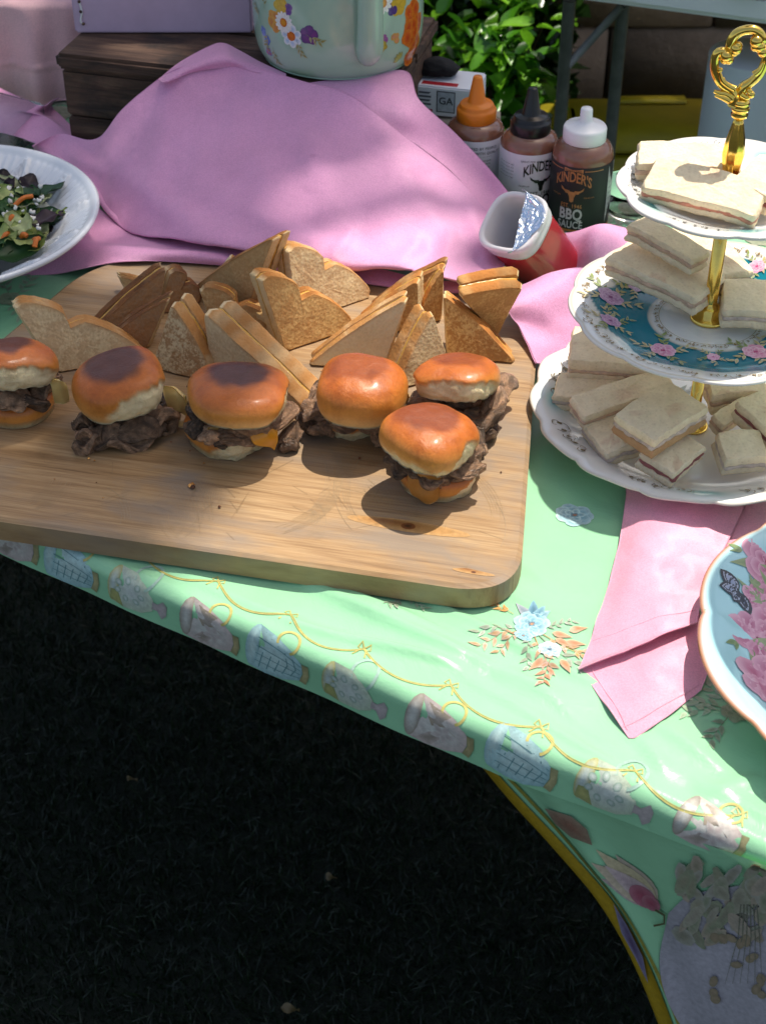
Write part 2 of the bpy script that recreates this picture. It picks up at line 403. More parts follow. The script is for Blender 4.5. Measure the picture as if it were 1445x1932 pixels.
for uu in (-.5, 1.1):
    for vv in (.08, TW - .08):
        a = uv3(uu, vv); v, f = tube([a * [1, 1, 0], a - [0, 0, .036]], .013, 12); obj('leg', v, f, M_grey_metal, tbl)
def cloth_mat():
    m, nt, b = new_mat('mint_plastic_film'); co = coords(nt); c = np.array([.31, .63, .37])
    k = ramp(nt, tnoise(nt, co, 9, 4), [(.3, tuple(c * .93)), (.7, tuple(c * 1.05))]); lk(nt, k, b.inputs['Base Color'])
    b.inputs['Roughness'].default_value = .24; b.inputs['Specular IOR Level'].default_value = .5
    p = bump(nt, b, tnoise(nt, co, 28, 5, .55, .6), .35, .004); bump(nt, b, tnoise(nt, co, 120, 3), .12, .001, p)
    tr = nd(nt, 'ShaderNodeBsdfTranslucent'); ms = nd(nt, 'ShaderNodeMixShader'); ms.inputs[0].default_value = .06; lk(nt, k, tr.inputs[0])
    lk(nt, b.outputs[0], ms.inputs[1]); lk(nt, tr.outputs[0], ms.inputs[2]); lk(nt, ms.outputs[0], nt.nodes['Material Output'].inputs[0]); return m
M_cloth = cloth_mat()
us = np.linspace(-.75, 1.3, 420); vs = np.concatenate([np.linspace(-1, .014, 26), np.linspace(.018, .34, 110), np.linspace(.35, TW, 60)])
uvg = np.stack(np.meshgrid(us, vs, indexing='ij'), -1); _sg = np.linspace(.012, .095, 90); _hem = []
for _u in us:
    _q = np.array([Q(p) for p in cloth(np.stack([np.full(90, _u), -_sg], 1))]); _e = _q[:, 1] - np.where(_q[:, 0] < 910, 1043 + .4473 * _q[:, 0], 1450 + .374 * (_q[:, 0] - 910)); _hem.append(_sg[np.argmax(_e > 0)] if (_e > 0).any() else .095)
_hem = np.convolve(np.pad(_hem, 6, 'edge'), np.ones(13) / 13, 'valid'); uvg[:, :26, 1] = .014 - (_hem[:, None] + .014) * np.linspace(1, 0, 26)[None, :]; uvg = uvg.reshape(-1, 2); pg = cloth(uvg)
tcl = obj('tablecloth', pg, grid_faces(len(us), len(vs)), M_cloth)
tag(tcl, 'mint green plastic tablecloth printed with teacups and gold garlands along its edge', 'tablecloth')
bdv = np.stack(np.meshgrid(np.linspace(-.6, 1.3, 120), np.linspace(0, .34, 14), indexing='ij'), -1)
bd = E0 + Ee * bdv[..., :1] + En * (TW + .003 + .02 * bdv[..., 1:] + .008 * np.sin(bdv[..., :1] * 24) * bdv[..., 1:] * 3) + np.array([0, 0, 1.0]) * (.0012 - bdv[..., 1:])
obj('added_back_drop', bd.reshape(-1, 3), grid_faces(120, 14), M_cloth, tcl)  # unseen rear overhang, added to keep sun off the ground beneath the table
def cloth_print(name, d, soft=0.0):
    gcol = np.array([.30, .61, .36])
    d.p = [tuple(mix(e, gcol, soft) if isinstance(e, np.ndarray) and e.shape == (3,) else e for e in q) for q in d.p]
    return d.build(name, clothmap, tcl, base=.0005)
# teacups along the drop: mouth towards -u, handle towards the table
def teacup(kind):
    d = Decal((.22, .42, .6, .78, .9, 1.0))
    if kind == 'pink': body, dk, pale, rim = '#c79aa6', '#96606c', '#e3d2d6', '#b98a5c'
    elif kind == 'blue': body, dk, pale, rim = '#90aec2', '#4f6f90', '#cddbe2', '#c09a68'
    else: body, dk, pale, rim = '#b9b8a6', '#8a8266', '#d6cfd4', '#b79a4a'
    t = np.linspace(0, 2 * PI, 22)
    if kind == 'floral':
        d.stroke(np.stack([.010 * np.cos(t * .8 - 1.2) + .004, .022 + .013 * np.sin(t * .8 - 1.2)], 1), .0026, '#9fb4b0')
        d.poly([(-.022, -.018), (-.025, 0), (-.022, .018), (-.005, .019), (.010, .013), (.018, .005), (.018, -.006), (.008, -.014), (-.008, -.018)], pale, body)
        d.poly([(.017, -.004), (.022, -.003), (.027, -.010), (.031, -.004), (.031, .006), (.027, .010), (.022, .004), (.017, .004)], '#c9a3b4', '#a98396')
        d.ell(-.022, 0, .0055, .018, 0, '#c9cbd6', rim); d.poly([(-.024, -.017), (-.010, -.018), (-.017, -.004), (-.024, -.006)], rim, '#8f7a30')
        for i in range(7): d.ell(-.006 + .012 * math.cos(i * .9), .001 + .009 * math.sin(i * .9), .0035, .0028, i, '#d9d3d8', '#8f9a94', 9)
    else:
        d.stroke(np.stack([.004 + .009 * np.cos(t * .75 - 1.), .021 + .009 * np.sin(t * .75 - 1.)], 1), .0022, '#c9a53c')
        d.poly([(-.024, -.021), (-.028, 0), (-.024, .021), (-.008, .020), (.008, .017), (.020, .010), (.022, 0), (.020, -.010), (.006, -.018), (-.010, -.021)], pale, body)
        d.ell(-.024, 0, .006, .021, 0, pale, dk if kind == 'pink' else body)
        if kind == 'pink':
            d.poly([(-.018, -.019), (-.006, -.020), (.004, -.004), (-.008, -.006)], dk, body); d.poly([(-.016, .018), (.004, .017), (.012, .002), (.002, .006), (-.008, .001), (-.012, .008)], '#b98f98', '#a9746f')
            for i in range(5): d.petal(.002, -.002, .011, .006, i * 1.25, '#c59aa8', '#d9bcc4')
        else:
            for i in range(5): d.stroke([(-.016 + i * .007, -.018 + i * .002), (-.014 + i * .0075, 0), (-.016 + i * .007, .018 - i * .002)], .0009, dk)
            for i in range(4): d.stroke([(-.02, -.012 + i * .008), (.002, -.011 + i * .0075), (.02, -.007 + i * .0045)], .0007, dk)
        d.poly([(.020, -.010), (.026, -.011), (.028, 0), (.026, .011), (.020, .010), (.0225, 0)], rim, '#8c6436')
    return d
CUPS = [((28, 1038), 'pink'), ((138, 1072), 'blue'), ((255, 1115), 'floral'), ((398, 1185), 'pink'), ((525, 1238), 'blue'), ((665, 1300), 'floral'), ((832, 1372), 'pink'), ((985, 1442), 'blue'), ((1150, 1518), 'floral'), ((1335, 1600), 'pink')]
for (x, y), k in CUPS:
    g = px2uv(x, y); hm = float(np.interp(g[0], us, _hem)); cloth_print('printed_teacup', teacup(k).place(g[0], -max(.010, hm - .0185), -.16, min(.92, (hm + .006) / .044)), .30)
BOW = [(258, 1052), (400, 1107), (537, 1172), (676, 1238), (840, 1307), (1010, 1387), (1188, 1470), (1385, 1555)]
for i, (x, y) in enumerate(BOW):
    d = Decal(); g = px2uv(x, y); u, w = g; w = max(w + .008, .004)
    for s in (-1, 1): d.stroke([(u, w), (u + s * .0035, w + .004), (u + s * .005, w), (u + s * .002, w - .001), (u + s * .005, w - .008)], .0011, '#c9a53c')
    if i < len(BOW) - 1:
        g2 = px2uv(*BOW[i + 1]); t = np.linspace(0, 1, 26); pts = np.stack([u + (g2[0] - u) * t, w + (max(g2[1] + .008, .004) - w) * t - .013 * (1 - (2 * t - 1) ** 2)], 1)
        d.stroke(pts, .0017, '#cfae3e'); d.stroke(pts + [0, .0003], .0006, '#8f6f1c')
    cloth_print('printed_garland', d, .28)
BL = ('#3f6f86', '#7fb3c4', '#bfe0e2', '#c98a52')
g = px2uv(1083, 973); cloth_print('printed_rose', rose(Decal(), .0155, ('#4d7f92', '#8fbecb', '#cfe6e2', '#c07a40'), 4).place(g[0], g[1], .5, 1, .9))
d = Decal()
for k, (a, L) in enumerate(((3.6, .05), (3.3, .045), (3.9, .04), (.25, .035), (-.6, .055), (-.9, .06), (-1.3, .05), (-1.7, .045))): sprig(d, .003 * math.cos(a), .003 * math.sin(a), L, a, '#8f9a80' if k % 2 else '#b58a5a', 7, .2, k)
for a, L, c0, c1 in ((1.5, .024, '#3f7186', '#7fa9bb'), (2.1, .026, '#6d7f8c', '#a9b0b4'), (1.0, .020, '#4d8096', '#8fb8c4'), (.6, .018, '#56879a', '#9fc0c8')): d.petal(.002, .008, L, .011, a, c0, c1, .3)
rose(d, .015, BL, 2, 0, .004); rose(d, .010, ('#5d8296', '#9fbed0', '#dcebf0', '#56606c'), 7, .012, -.026); rose(d, .008, BL, 9, -.008, -.010)
for k, (x, y, a) in enumerate(((.016, -.006, -.3), (.018, -.012, -.7), (.03, -.004, .3), (.026, -.016, -.2), (.006, -.036, -2.4), (.02, -.038, -1.2))): d.petal(x, y, .017, .008, a, '#b07a55', '#d2a98a', .4)
sprig(d, -.012, .014, .03, 2.5, '#c28f3a', 8, .25, 31); sprig(d, .022, -.02, .045, -.5, '#b78f3c', 9, .22, 33); sprig(d, .016, -.03, .04, -1.9, '#b77f55', 7, .26, 34)
g = px2uv(1003, 1185); cloth_print('printed_bouquet', d.place(g[0], g[1], .55, .86))
def small_spray(px, py, s, seed, c='#6f4a3a'):
    d = Decal(); R = random.Random(seed)
    for k in range(5): sprig(d, 0, 0, .05, R.uniform(0, 6.28), c if k % 2 else '#8c8a6a', 6, .25, seed + k)
    rose(d, .012, ('#5f4038', '#8f6a5c', '#b79a8a', '#5a3a30'), seed); g = px2uv(px, py); cloth_print('printed_spray', d.place(g[0], g[1], seed, s), .35)
for a in ((20, 565, 1.0, 1), (112, 215, 1.6, 2), (1432, 452, 1.2, 3), (1190, 395, 1.3, 4), (1385, 1345, .8, 5), (765, 1121, .5, 6), (60, 210, 1.5, 7)): small_spray(*a)

# second layer of the same film hanging lower at the right
def hang(px, py, off=.002):
    return PP(px, py, E0 - En * (RE + .006 + off), En)
rows = [[(900, 1432), (1000, 1470), (1120, 1516), (1260, 1570), (1460, 1640), (1620, 1730)],
        [(960, 1505), (1040, 1540), (1150, 1585), (1280, 1645), (1460, 1710), (1620, 1790)],
        [(1040, 1590), (1100, 1625), (1190, 1665), (1300, 1715), (1460, 1770), (1620, 1850)],
        [(1125, 1690), (1170, 1720), (1240, 1755), (1330, 1795), (1460, 1840), (1620, 1910)],
        [(1190, 1800), (1225, 1830), (1280, 1860), (1360, 1890), (1470, 1930), (1620, 1990)],
        [(1250, 1945), (1275, 1965), (1320, 1985), (1390, 2010), (1490, 2040), (1630, 2090)],
        [(1300, 2090), (1320, 2100), (1360, 2110), (1420, 2130), (1510, 2150), (1640, 2190)]]
ctrl = [[hang(x, y, (.004 * math.sin(j * 1.9 + .5) - .012 * i / 6 - .006) - (0.012 if j == 0 else 0)) for j, (x, y) in enumerate(r)] for i, r in enumerate(rows)]
g2 = surf(ctrl, 90, 90)
_t = np.linspace(0, 1, 90)
g2 += (En * -1)[None, None, :] * (.004 * np.sin(_t * 26)[None, :, None] * np.exp(-_t * 4)[None, :, None])
lower = obj('tablecloth', g2.reshape(-1, 3), grid_faces(90, 90), M_cloth)
tag(lower, 'lower cloth layer with yellow hem hanging below the table corner', 'tablecloth')
def g2map(uv):
    """uv in 0..1 over the hanging cloth"""
    def ev(q):
        a = np.clip(q[:, 0], 0, 1) * 89; b = np.clip(q[:, 1], 0, 1) * 89; i = np.minimum(a.astype(int), 88); j = np.minimum(b.astype(int), 88); s = (a - i)[:, None]; t = (b - j)[:, None]
        return g2[i, j] * (1 - s) * (1 - t) + g2[i + 1, j] * s * (1 - t) + g2[i, j + 1] * (1 - s) * t + g2[i + 1, j + 1] * s * t
    p = ev(uv); n = np.tile(-En, (len(p), 1)); return p, n
d = Decal(); t = np.linspace(0, 1, 60)
hw = .075 + .17 * np.minimum(t / .8, 1)
for k in range(20): d.p.append(('s', np.stack([t, hw * k / 20], 1), np.stack([t, hw * (k + 1.04) / 20], 1), lin('#a98c22')))
for k in range(3): d.p.append(('s', np.stack([t, hw * (1.25 + .06 * k)], 1), np.stack([t, hw * (1.315 + .06 * k)], 1), lin('#8f8a3c')))
d.build('yellow_hem', g2map, lower, base=.0012, step=0)
_gq2 = np.array([[Q(p) for p in r] for r in g2])
def px2g(px, py):
    k = np.argmin(((_gq2 - [px, py]) ** 2).sum(2)); g = np.array([k // 90, k % 90]) / 89.0
    if 0 < g[0] < 1 and 0 < g[1] < 1:
        for _ in range(3):
            c = np.array([Q(p) for p in g2map(np.array([g, g + [2e-3, 0], g + [0, 2e-3]]))[0]]); J = (c[1:] - c[0]).T / 2e-3
            try: g = np.clip(g + np.clip(np.linalg.solve(J, np.array([px, py]) - c[0]), -.01, .01), 0, 1)
            except Exception: break
    return g
def g2px(pts):
    """motif given in photo points -> hanging-cloth coordinates"""
    return np.array([px2g(*p) for p in pts])
disc = [(1262, 1720), (1300, 1688), (1370, 1672), (1470, 1665), (1560, 1720), (1590, 1850), (1560, 1960), (1480, 2010), (1390, 2000), (1310, 1960), (1262, 1890), (1245, 1810)]
d = Decal(tuple(np.linspace(.08, 1, 13))); d.poly(g2px(np.array([list(q) for q in cr(np.array(disc + disc[:1], float), 61)[:-1]])), '#b4b0ba', '#a3a0a8')
d.build('printed_plate', g2map, lower, base=.0014)
d = Decal((.3, .55, .8, 1.0)); R = random.Random(5)
def pxm(dd): return dd.move(lambda p: np.array([px2g(*q) for q in p]))
for k in range(60):
    x, y = R.uniform(1280, 1470), R.uniform(1625, 1765); a = R.uniform(.6, 2.6); d.ell(x, y, R.uniform(16, 30), R.uniform(8, 14), a, R.choice(['#84705f', '#8f7a62', '#7d7a5c', '#9a8478']), R.choice(['#a39684', '#b09484', '#8c8a6c', '#a89c94']), 14, .12, k)
for k in range(16):
    x, y = R.uniform(1345, 1445), R.uniform(1760, 1880); d.ell(x, y, R.uniform(8, 13), R.uniform(6, 9), R.uniform(0, 3), '#a07a62', '#8a6a4c', 10)
for k in range(6): d.stroke([(1400 + 6 * k, 1700), (1395 + 8 * k, 1760), (1370 + 14 * k, 1850)], 3, '#5f4a3c', True)
pxm(d); d.p = [tuple(mix(e, np.array([.31, .50, .40]), .22) if isinstance(e, np.ndarray) and e.shape == (3,) else e for e in q) for q in d.p]; d.build('printed_spray', g2map, lower, base=.0016, step=.00008)
d = Decal((.2, .4, .6, .8, .92, 1.0)); 
for k, (da, L_, w_, c0, c1) in enumerate(((-.24, 120, 40, '#9a8a86', '#b4a6a0'), (.20, 125, 42, '#a89890', '#bdb09c'), (-.10, 150, 46, '#b4a894', '#c4b49a'), (.07, 158, 44, '#bcae8c', '#c8bc98'), (-.02, 128, 34, '#b09aa0', '#c4b2ae'))): d.petal(1243, 1704, L_, w_, -2.486 + da, c0, c1, .25)
for k, (x, y, a, b_) in enumerate(((1214, 1688, 30, 17), (1230, 1700, 20, 12))): d.ell(x, y, a, b_, .65, '#9c4a60', '#a8707c', 20)
d.stroke([(1238, 1712), (1255, 1722), (1255, 1738), (1235, 1742)], 4, '#5a5a3c'); d.poly([(1030, 1520), (1080, 1535), (1110, 1560), (1120, 1590), (1080, 1575), (1050, 1550)], '#7d5a4c', '#8a7a66')
d.poly([(1160, 1700), (1185, 1740), (1215, 1800), (1225, 1850), (1200, 1800), (1175, 1755)], '#5c4a6c', '#8a86a4')
pxm(d).build('printed_flower', g2map, lower, base=.0010, step=.0002)

# ------------------------------------------------------------------ cutting board
BZ = .024                                     # board top over the table
def isect(p, a, q, b):
    A = np.array([[math.cos(a), -math.cos(b)], [math.sin(a), -math.sin(b)]]); s = np.linalg.solve(A, np.asarray(q)[:2] - np.asarray(p)[:2]); return np.asarray(p)[:2] + s[0] * np.array([math.cos(a), math.sin(a)])
BA = rad(-12.6); pf = P(0, 980, BZ); pr = P(1008, 720, BZ); pl = P(0, 640, BZ); pb = P(330, 486, BZ)
corn = [isect(pf, BA, pl, rad(66)), isect(pf, BA, pr, rad(83.4)), isect(pb, BA, pr, rad(83.4)), isect(pb, BA, pl, rad(66))]
rr = [.05, .052, .05, .075]; out = []
for i in range(4):
    a = corn[i - 1]; b = corn[i]; c = corn[(i + 1) % 4]; u = (a - b) / np.linalg.norm(a - b); w = (c - b) / np.linalg.norm(c - b)
    for t in np.linspace(0, 1, 14): out.append(b + u * rr[i] * (1 - t) ** 2 + w * rr[i] * t ** 2)
out = np.array(out); cen = out.mean(0)
def board_mat():
    m, nt, b = new_mat('worn_pine'); R = -BA
    co = coords(nt, (1, 1, 1), (0, 0, R)); st = nd(nt, 'ShaderNodeMapping'); st.inputs[3].default_value = (2.2, 34, 8); lk(nt, co, st.inputs[0])
    gr = tnoise(nt, st.outputs[0], 3.2, 7, .62, .9); k = ramp(nt, gr, [(.28, (.23, .13, .055)), (.45, (.345, .21, .095)), (.6, (.405, .262, .128)), (.78, (.465, .32, .17))])
    s2 = nd(nt, 'ShaderNodeMapping'); s2.inputs[3].default_value = (5, 150, 20); lk(nt, co, s2.inputs[0])
    fine = tnoise(nt, s2.outputs[0], 4, 4, .6); k = mixc(nt, k, ramp(nt, fine, [(.35, (.78, .74, .7)), (.6, (1.05, 1.05, 1.05))]), 1.0, 'MULTIPLY')
    bl = nd(nt, 'ShaderNodeMapping'); bl.inputs[3].default_value = (5, 11, 5); lk(nt, co, bl.inputs[0])
    stn = tnoise(nt, bl.outputs[0], 1.5, 5, .6, .5); k = mixc(nt, k, (.235, .185, .14), ramp(nt, stn, [(.46, (0, 0, 0)), (.64, (.8, .8, .8))]))
    lk(nt, k, b.inputs['Base Color']); b.inputs['Roughness'].default_value = .55
    p = bump(nt, b, gr, .25, .001); bump(nt, b, fine, .3, .0006, p); return m
M_board = board_mat()
prof = [(0.0, BZ), (.6, BZ), (.9, BZ), (.985, BZ), (1.0, BZ - .0022), (1.0, .004), (.99, .0022), (0, .0022)]
vb = []; mm = len(prof)
for p in out:
    for k, z in prof: vb.append((*(cen + (p - cen) * k), T + z))
brd = obj('cutting_board', vb, grid_faces(len(out), mm, cu=True), M_board)
tag(brd, 'thick worn wooden cutting board with rounded corners carrying the sliders and toasted sandwiches', 'cutting board')
for p in brd.data.polygons: p.use_smooth = False
brd.data.update()
def bpt(px, py): return P(px, py, BZ)
bu = np.array([math.cos(BA), math.sin(BA)]); bv = np.array([-math.sin(BA), math.cos(BA)])
def boardmap(uv):
    p = np.concatenate([cen + uv[:, :1] * bu + uv[:, 1:] * bv, np.full((len(uv), 1), T + BZ)], 1); return p, np.tile([0, 0, 1.0], (len(uv), 1))
def px2b(px, py): q = bpt(px, py)[:2] - cen; return np.array([q @ bu, q @ bv])
d = Decal(); R = random.Random(12)
for k in range(26):
    # fine concentric saw and knife arcs
    c = px2b(R.gauss(520, 330), R.gauss(965, 50)); r0 = R.uniform(.03, .09); a0 = R.uniform(-.9, .5) if R.random() < .8 else R.uniform(2, 4); da = R.uniform(.4, 1.0); n = R.randint(4, 11); dr_ = R.uniform(.0014, .0026); cc_ = R.choice(['#a08765', '#a88a62', '#9a866a', '#927f64'])
    for m_ in range(n):
        r = r0 + m_ * dr_; b0 = a0 + R.uniform(-.12, .12); t = np.linspace(b0, b0 + da * R.uniform(.6, 1.1), 12)
        pts = np.stack([c[0] - r0 + r * np.cos(t), c[1] + r * np.sin(t)], 1); w3 = cen + pts[:, :1] * bu + pts[:, 1:] * bv
        if any(Q((*q, T + BZ))[1] > 1088 - max(0, (780 - Q((*q, T + BZ))[0])) * .14 or Q((*q, T + BZ))[0] > 955 for q in w3): continue
        d.stroke(pts, R.uniform(.00018, .00032), cc_)
for k in range(60):
    c = px2b(R.gauss(520, 300), R.gauss(940, 60)); a = R.uniform(0, 3.1); L_ = R.uniform(.006, .03); pts = np.array([c, c + L_ * np.array([math.cos(a), math.sin(a)])]); w3 = cen + pts[:, :1] * bu + pts[:, 1:] * bv
    if any(Q((*q, T + BZ))[1] > 1080 - max(0, (780 - Q((*q, T + BZ))[0])) * .14 or Q((*q, T + BZ))[0] > 955 for q in w3): continue
    d.stroke(pts, .00022, '#8a7152')
d.build('knife_scratches', boardmap, brd, base=.00025, step=.000001)['kind'] = 'stuff'
d = Decal()
for (x, y, s) in ((770, 993, .9), (893, 1080, .3)):
    c = px2b(x, y)
    for k in range(5): d.ell(c[0] - .004 * k * s, c[1] + .0006 * k, (.052 - .010 * k) * s, (.0075 - .0013 * k) * s, -.02, ['#b58c5c', '#ae8250', '#a67845', '#9c6c3b', '#8c5c30'][k], ['#b8905f', '#b28855', '#aa7e4a', '#a07240', '#946436'][k], 20)
    d.ell(c[0], c[1], .0062 * s, .0042 * s, 0, '#5f3c22', '#7c4a26', 14); d.ell(c[0], c[1], .0030 * s, .0022 * s, 0, '#3f2615', '#5f3c22', 10)
d.build('wood_knot', boardmap, brd, base=.0002, step=.00001)
# ------------------------------------------------------------------ bread
def bread_mat(name, brown=(.34, .14, .035), sc_=170, pore=.3, tint=1.0):
    m, nt, b = new_mat(name); a = nd(nt, 'ShaderNodeVertexColor', layer_name='Col'); co = coords(nt)
    big = tnoise(nt, co, sc_ * .32, 6, .72); fine = tnoise(nt, co, sc_ * 2.6, 4, .7)
    s = nd(nt, 'ShaderNodeMath', operation='ADD'); lk(nt, big, s.inputs[0]); mm_ = nd(nt, 'ShaderNodeMath', operation='MULTIPLY'); lk(nt, fine, mm_.inputs[0]); mm_.inputs[1].default_value = .55; lk(nt, mm_.outputs[0], s.inputs[1])
    f = ramp(nt, s.outputs[0], [(.66, (0, 0, 0)), (.82, (1, 1, 1))]); g = nd(nt, 'ShaderNodeMath', operation='MULTIPLY'); lk(nt, f, g.inputs[0]); lk(nt, a.outputs[1], g.inputs[1])
    k = mixc(nt, a.outputs[0], brown, g.outputs[0])
    vo = nd(nt, 'ShaderNodeTexVoronoi'); vo.inputs['Scale'].default_value = 330; vo.inputs['Randomness'].default_value = 1; lk(nt, co, vo.inputs[0])
    k = mixc(nt, k, ramp(nt, vo.outputs[0], [(.0, (.62, .55, .47)), (.38, (1, 1, 1))]), pore, 'MULTIPLY')
    k = mixc(nt, k, ramp(nt, tnoise(nt, co, 55, 4), [(.3, (.88, .86, .82)), (.7, (1.05, 1.05, 1.05))]), 1.0, 'MULTIPLY')
    lk(nt, k, b.inputs['Base Color']); b.inputs['Roughness'].default_value = .8; b.inputs['Specular IOR Level'].default_value = .25
    b.inputs['Subsurface Weight'].default_value = .12; b.inputs['Subsurface Radius'].default_value = (.006, .004, .002); b.inputs['Subsurface Scale'].default_value = .5
    p = bump(nt, b, vo.outputs[0], .35, .0009); bump(nt, b, fine, .45, .0009, p); return m
M_toast = bread_mat('toasted_bread'); M_bread = bread_mat('soft_white_bread', (.55, .36, .18), 120, .35)
M_cheese = vcol('melted_cheese', rough=.28, spec=.5, nscale=90, namt=.18, bscale=160, bstr=.25, sub=.25)
M_ham = vcol('sliced_ham', rough=.4, nscale=150, namt=.35, bscale=300, bstr=.3)

def slab(outl, o, ax, ay, az, z0, z1, colf, bulge=.0012, rough=.0006, rings=(0, .35, .62, .82, .93, .972, .990), warp=None, seed=0):
    """closed prism of bread. outl: list of (x, y, edgeinfo); colf(x, y, inset, side, edge) -> rgba"""
    n = len(outl); xy = np.array([(p[0], p[1]) for p in outl]); c = xy.mean(0); V, C_ = [], []; cols = []
    seq = [(r, z1) for r in rings] + [(1.0, z1 - .0008), ('b', mix(z1, z0, .5)), (1.0, z0 + .0008)] + [(r, z0) for r in rings[::-1]]
    for i in range(n):
        d = xy[i] - c; L = np.linalg.norm(d); dn = d / L; ed = outl[i][2]
        for k, z in seq:
            side = k == 'b' or k == 1.0
            q = c + d * (1.0 if k == 'b' else k) + (dn * bulge if k == 'b' else 0)
            w = o + ax * q[0] + ay * q[1] + az * z
            amp = rough * (1.6 if side else 1.0)
            w = w + amp * .6 * np.array([nz(w, 260, seed), nz(w, 260, seed + 9), nz(w, 260, seed + 17)]) + az * (.0006 * nz(w, 55, seed + 3))
            if warp: w = w + warp(q[0], q[1])
            V.append(w); C_.append(colf(q[0], q[1], 1.0 if side else k, side, ed))
    return V, grid_faces(n, len(seq), cu=True), C_

def crumbc(tone):
    return {'pale': ((.80, .63, .37), (.50, .24, .075)), 'gold': ((.68, .44, .18), (.46, .18, .04)), 'dark': ((.36, .21, .11), (.17, .065, .024)), 'brown': ((.56, .37, .17), (.27, .11, .03))}[tone]
TOASTS = 'toasted sandwich quarters piled on the board'
def toast(label, c3, tilt=78, crust=1, lobes=False, amount=.4, tone='pale', th=.020, seed=1, cheese=True):
    """quarter of a toasted sandwich. c3: photo points of the near face (b1, b2, apex) standing on the board, or with explicit heights"""
    if len(c3[0]) == 3: A, B, C = [P(x, y, BZ + h) for x, y, h in c3]
    else:
        A, B = P(*c3[0], BZ + .0015), P(*c3[1], BZ + .0015); d = (B - A) / np.linalg.norm(B - A); hd = np.array([-d[1], d[0], 0])
        if hd[1] < 0 and abs(hd[1]) > abs(hd[0]) * .2: hd = -hd
        up = math.cos(rad(tilt)) * hd + math.sin(rad(tilt)) * np.array([0, 0, 1]); C = PP(*c3[2], A, np.cross(d, up))
    az = np.cross(B - A, C - A); az /= np.linalg.norm(az)
    if az @ (CAM - A) < 0: az = -az
    ax = (B - A) / np.linalg.norm(B - A); ay = np.cross(az, ax)
    T2 = [np.array([(p - A) @ ax, (p - A) @ ay]) for p in (A, B, C)]
    cen2 = sum(T2) / 3; outl = []; R = random.Random(seed); m = 26
    for e in range(3):
        p, q = T2[e], T2[(e + 1) % 3]; L = np.linalg.norm(q - p); nrm = np.array([(q - p)[1], -(q - p)[0]]) / L
        if nrm @ ((p + q) / 2 - cen2) < 0: nrm = -nrm
        for i in range(m):
            s = i / m; off = 0.0
            if e == crust:
                off = .0025 * math.sin(PI * s)
                if lobes:
                    s0 = .58 if e == 1 else .42; w = math.exp(-((s - s0) / .045) ** 2); off = .0075 * math.sin(PI * s) ** .45 + .0035 * abs(math.sin(PI * s / .58 if s < s0 else PI * (1 - s) / .42)) - .0085 * w
            r = 0.93 if i == 0 else (0.985 if i in (1, m - 1) else 1)
            outl.append((*(cen2 + (p + (q - p) * s - cen2) * r + nrm * off), 1 if e == crust else 0))
    crumb, crs = crumbc(tone); crumb = np.array(crumb); crs = np.array(crs); lo = np.array(crumbc('pale')[0]) * .95
    def colf(x, y, k, side, ed):
        j = 1 + .10 * nz((x, y, k), 300, seed)
        if side: return (*((mix(crs, crumb * .9, .55 * float(sstep(-.1, .45, nz((x, y, k + seed), 75, seed)))) * (1 - .35 * float(sstep(.1, .5, nz((x, y, 4), 48, seed + 6)))) if ed else mix(lo, crumb, .35)) * j), .25 if ed else .12)
        t = sstep(.86, 1.0, k) if ed else 0
        return (*(mix(crumb, crs, t * .75) * j), amount * (1 - .4 * t))
    root = empty('toasted_sandwich', (A + B + C) / 3 * [1, 1, 0] + np.array([0, 0, T + BZ]), label, 'sandwich', TOASTS)
    h = th / 2 - .0012; wp = lambda x, y, s: az * s
    th *= 1.22; h = th / 2 - .0012; kb, kc_ = R.uniform(-.0025, .003), R.uniform(.0, .0022); LL = np.linalg.norm(B - A)
    bend1 = lambda x, y: az * (kb * ((x - cen2[0]) / LL * 2) ** 2 + .0012 * nz((x, y, 2), 32, seed))
    bend2 = lambda x, y: az * (kb * ((x - cen2[0]) / LL * 2) ** 2 - kc_ * max(0, (x - cen2[0]) / LL * 2) + .0012 * nz((x, y, 8), 32, seed))
    b1 = slab(outl, A, ax, ay, az, -h, 0, colf, bulge=.0022, seed=seed, warp=bend1)
    obj('bread_slice', *b1[:2], M_toast, root, b1[2])
    o2 = [(cen2[0] + (x - cen2[0]) * R.uniform(.985, 1.0), cen2[1] + (y - cen2[1]) * R.uniform(.985, 1.0), e) for x, y, e in outl]
    b2 = slab(o2, A + ax * R.uniform(-.002, .002) + ay * R.uniform(-.0005, .0025), ax, ay, az, -th, -h - .0022, colf, bulge=.0022, seed=seed + 40, warp=bend2)
    obj('bread_slice', *b2[:2], M_toast, root, b2[2])
    if cheese:
        ch = slab([(cen2[0] + (x - cen2[0]) * (.985 + .02 * nz((x, y, 0), 120, seed)), cen2[1] + (y - cen2[1]) * (.985 + .02 * nz((x, y, 1), 120, seed)), 0) for x, y, e in outl], A, ax, ay, az, -h - .0026, -h + .0004, lambda *a: (.62, .34, .06, 1), bulge=.0008, seed=seed, warp=bend1)
        obj('cheese', *ch[:2], M_cheese, root, ch[2])
    return root
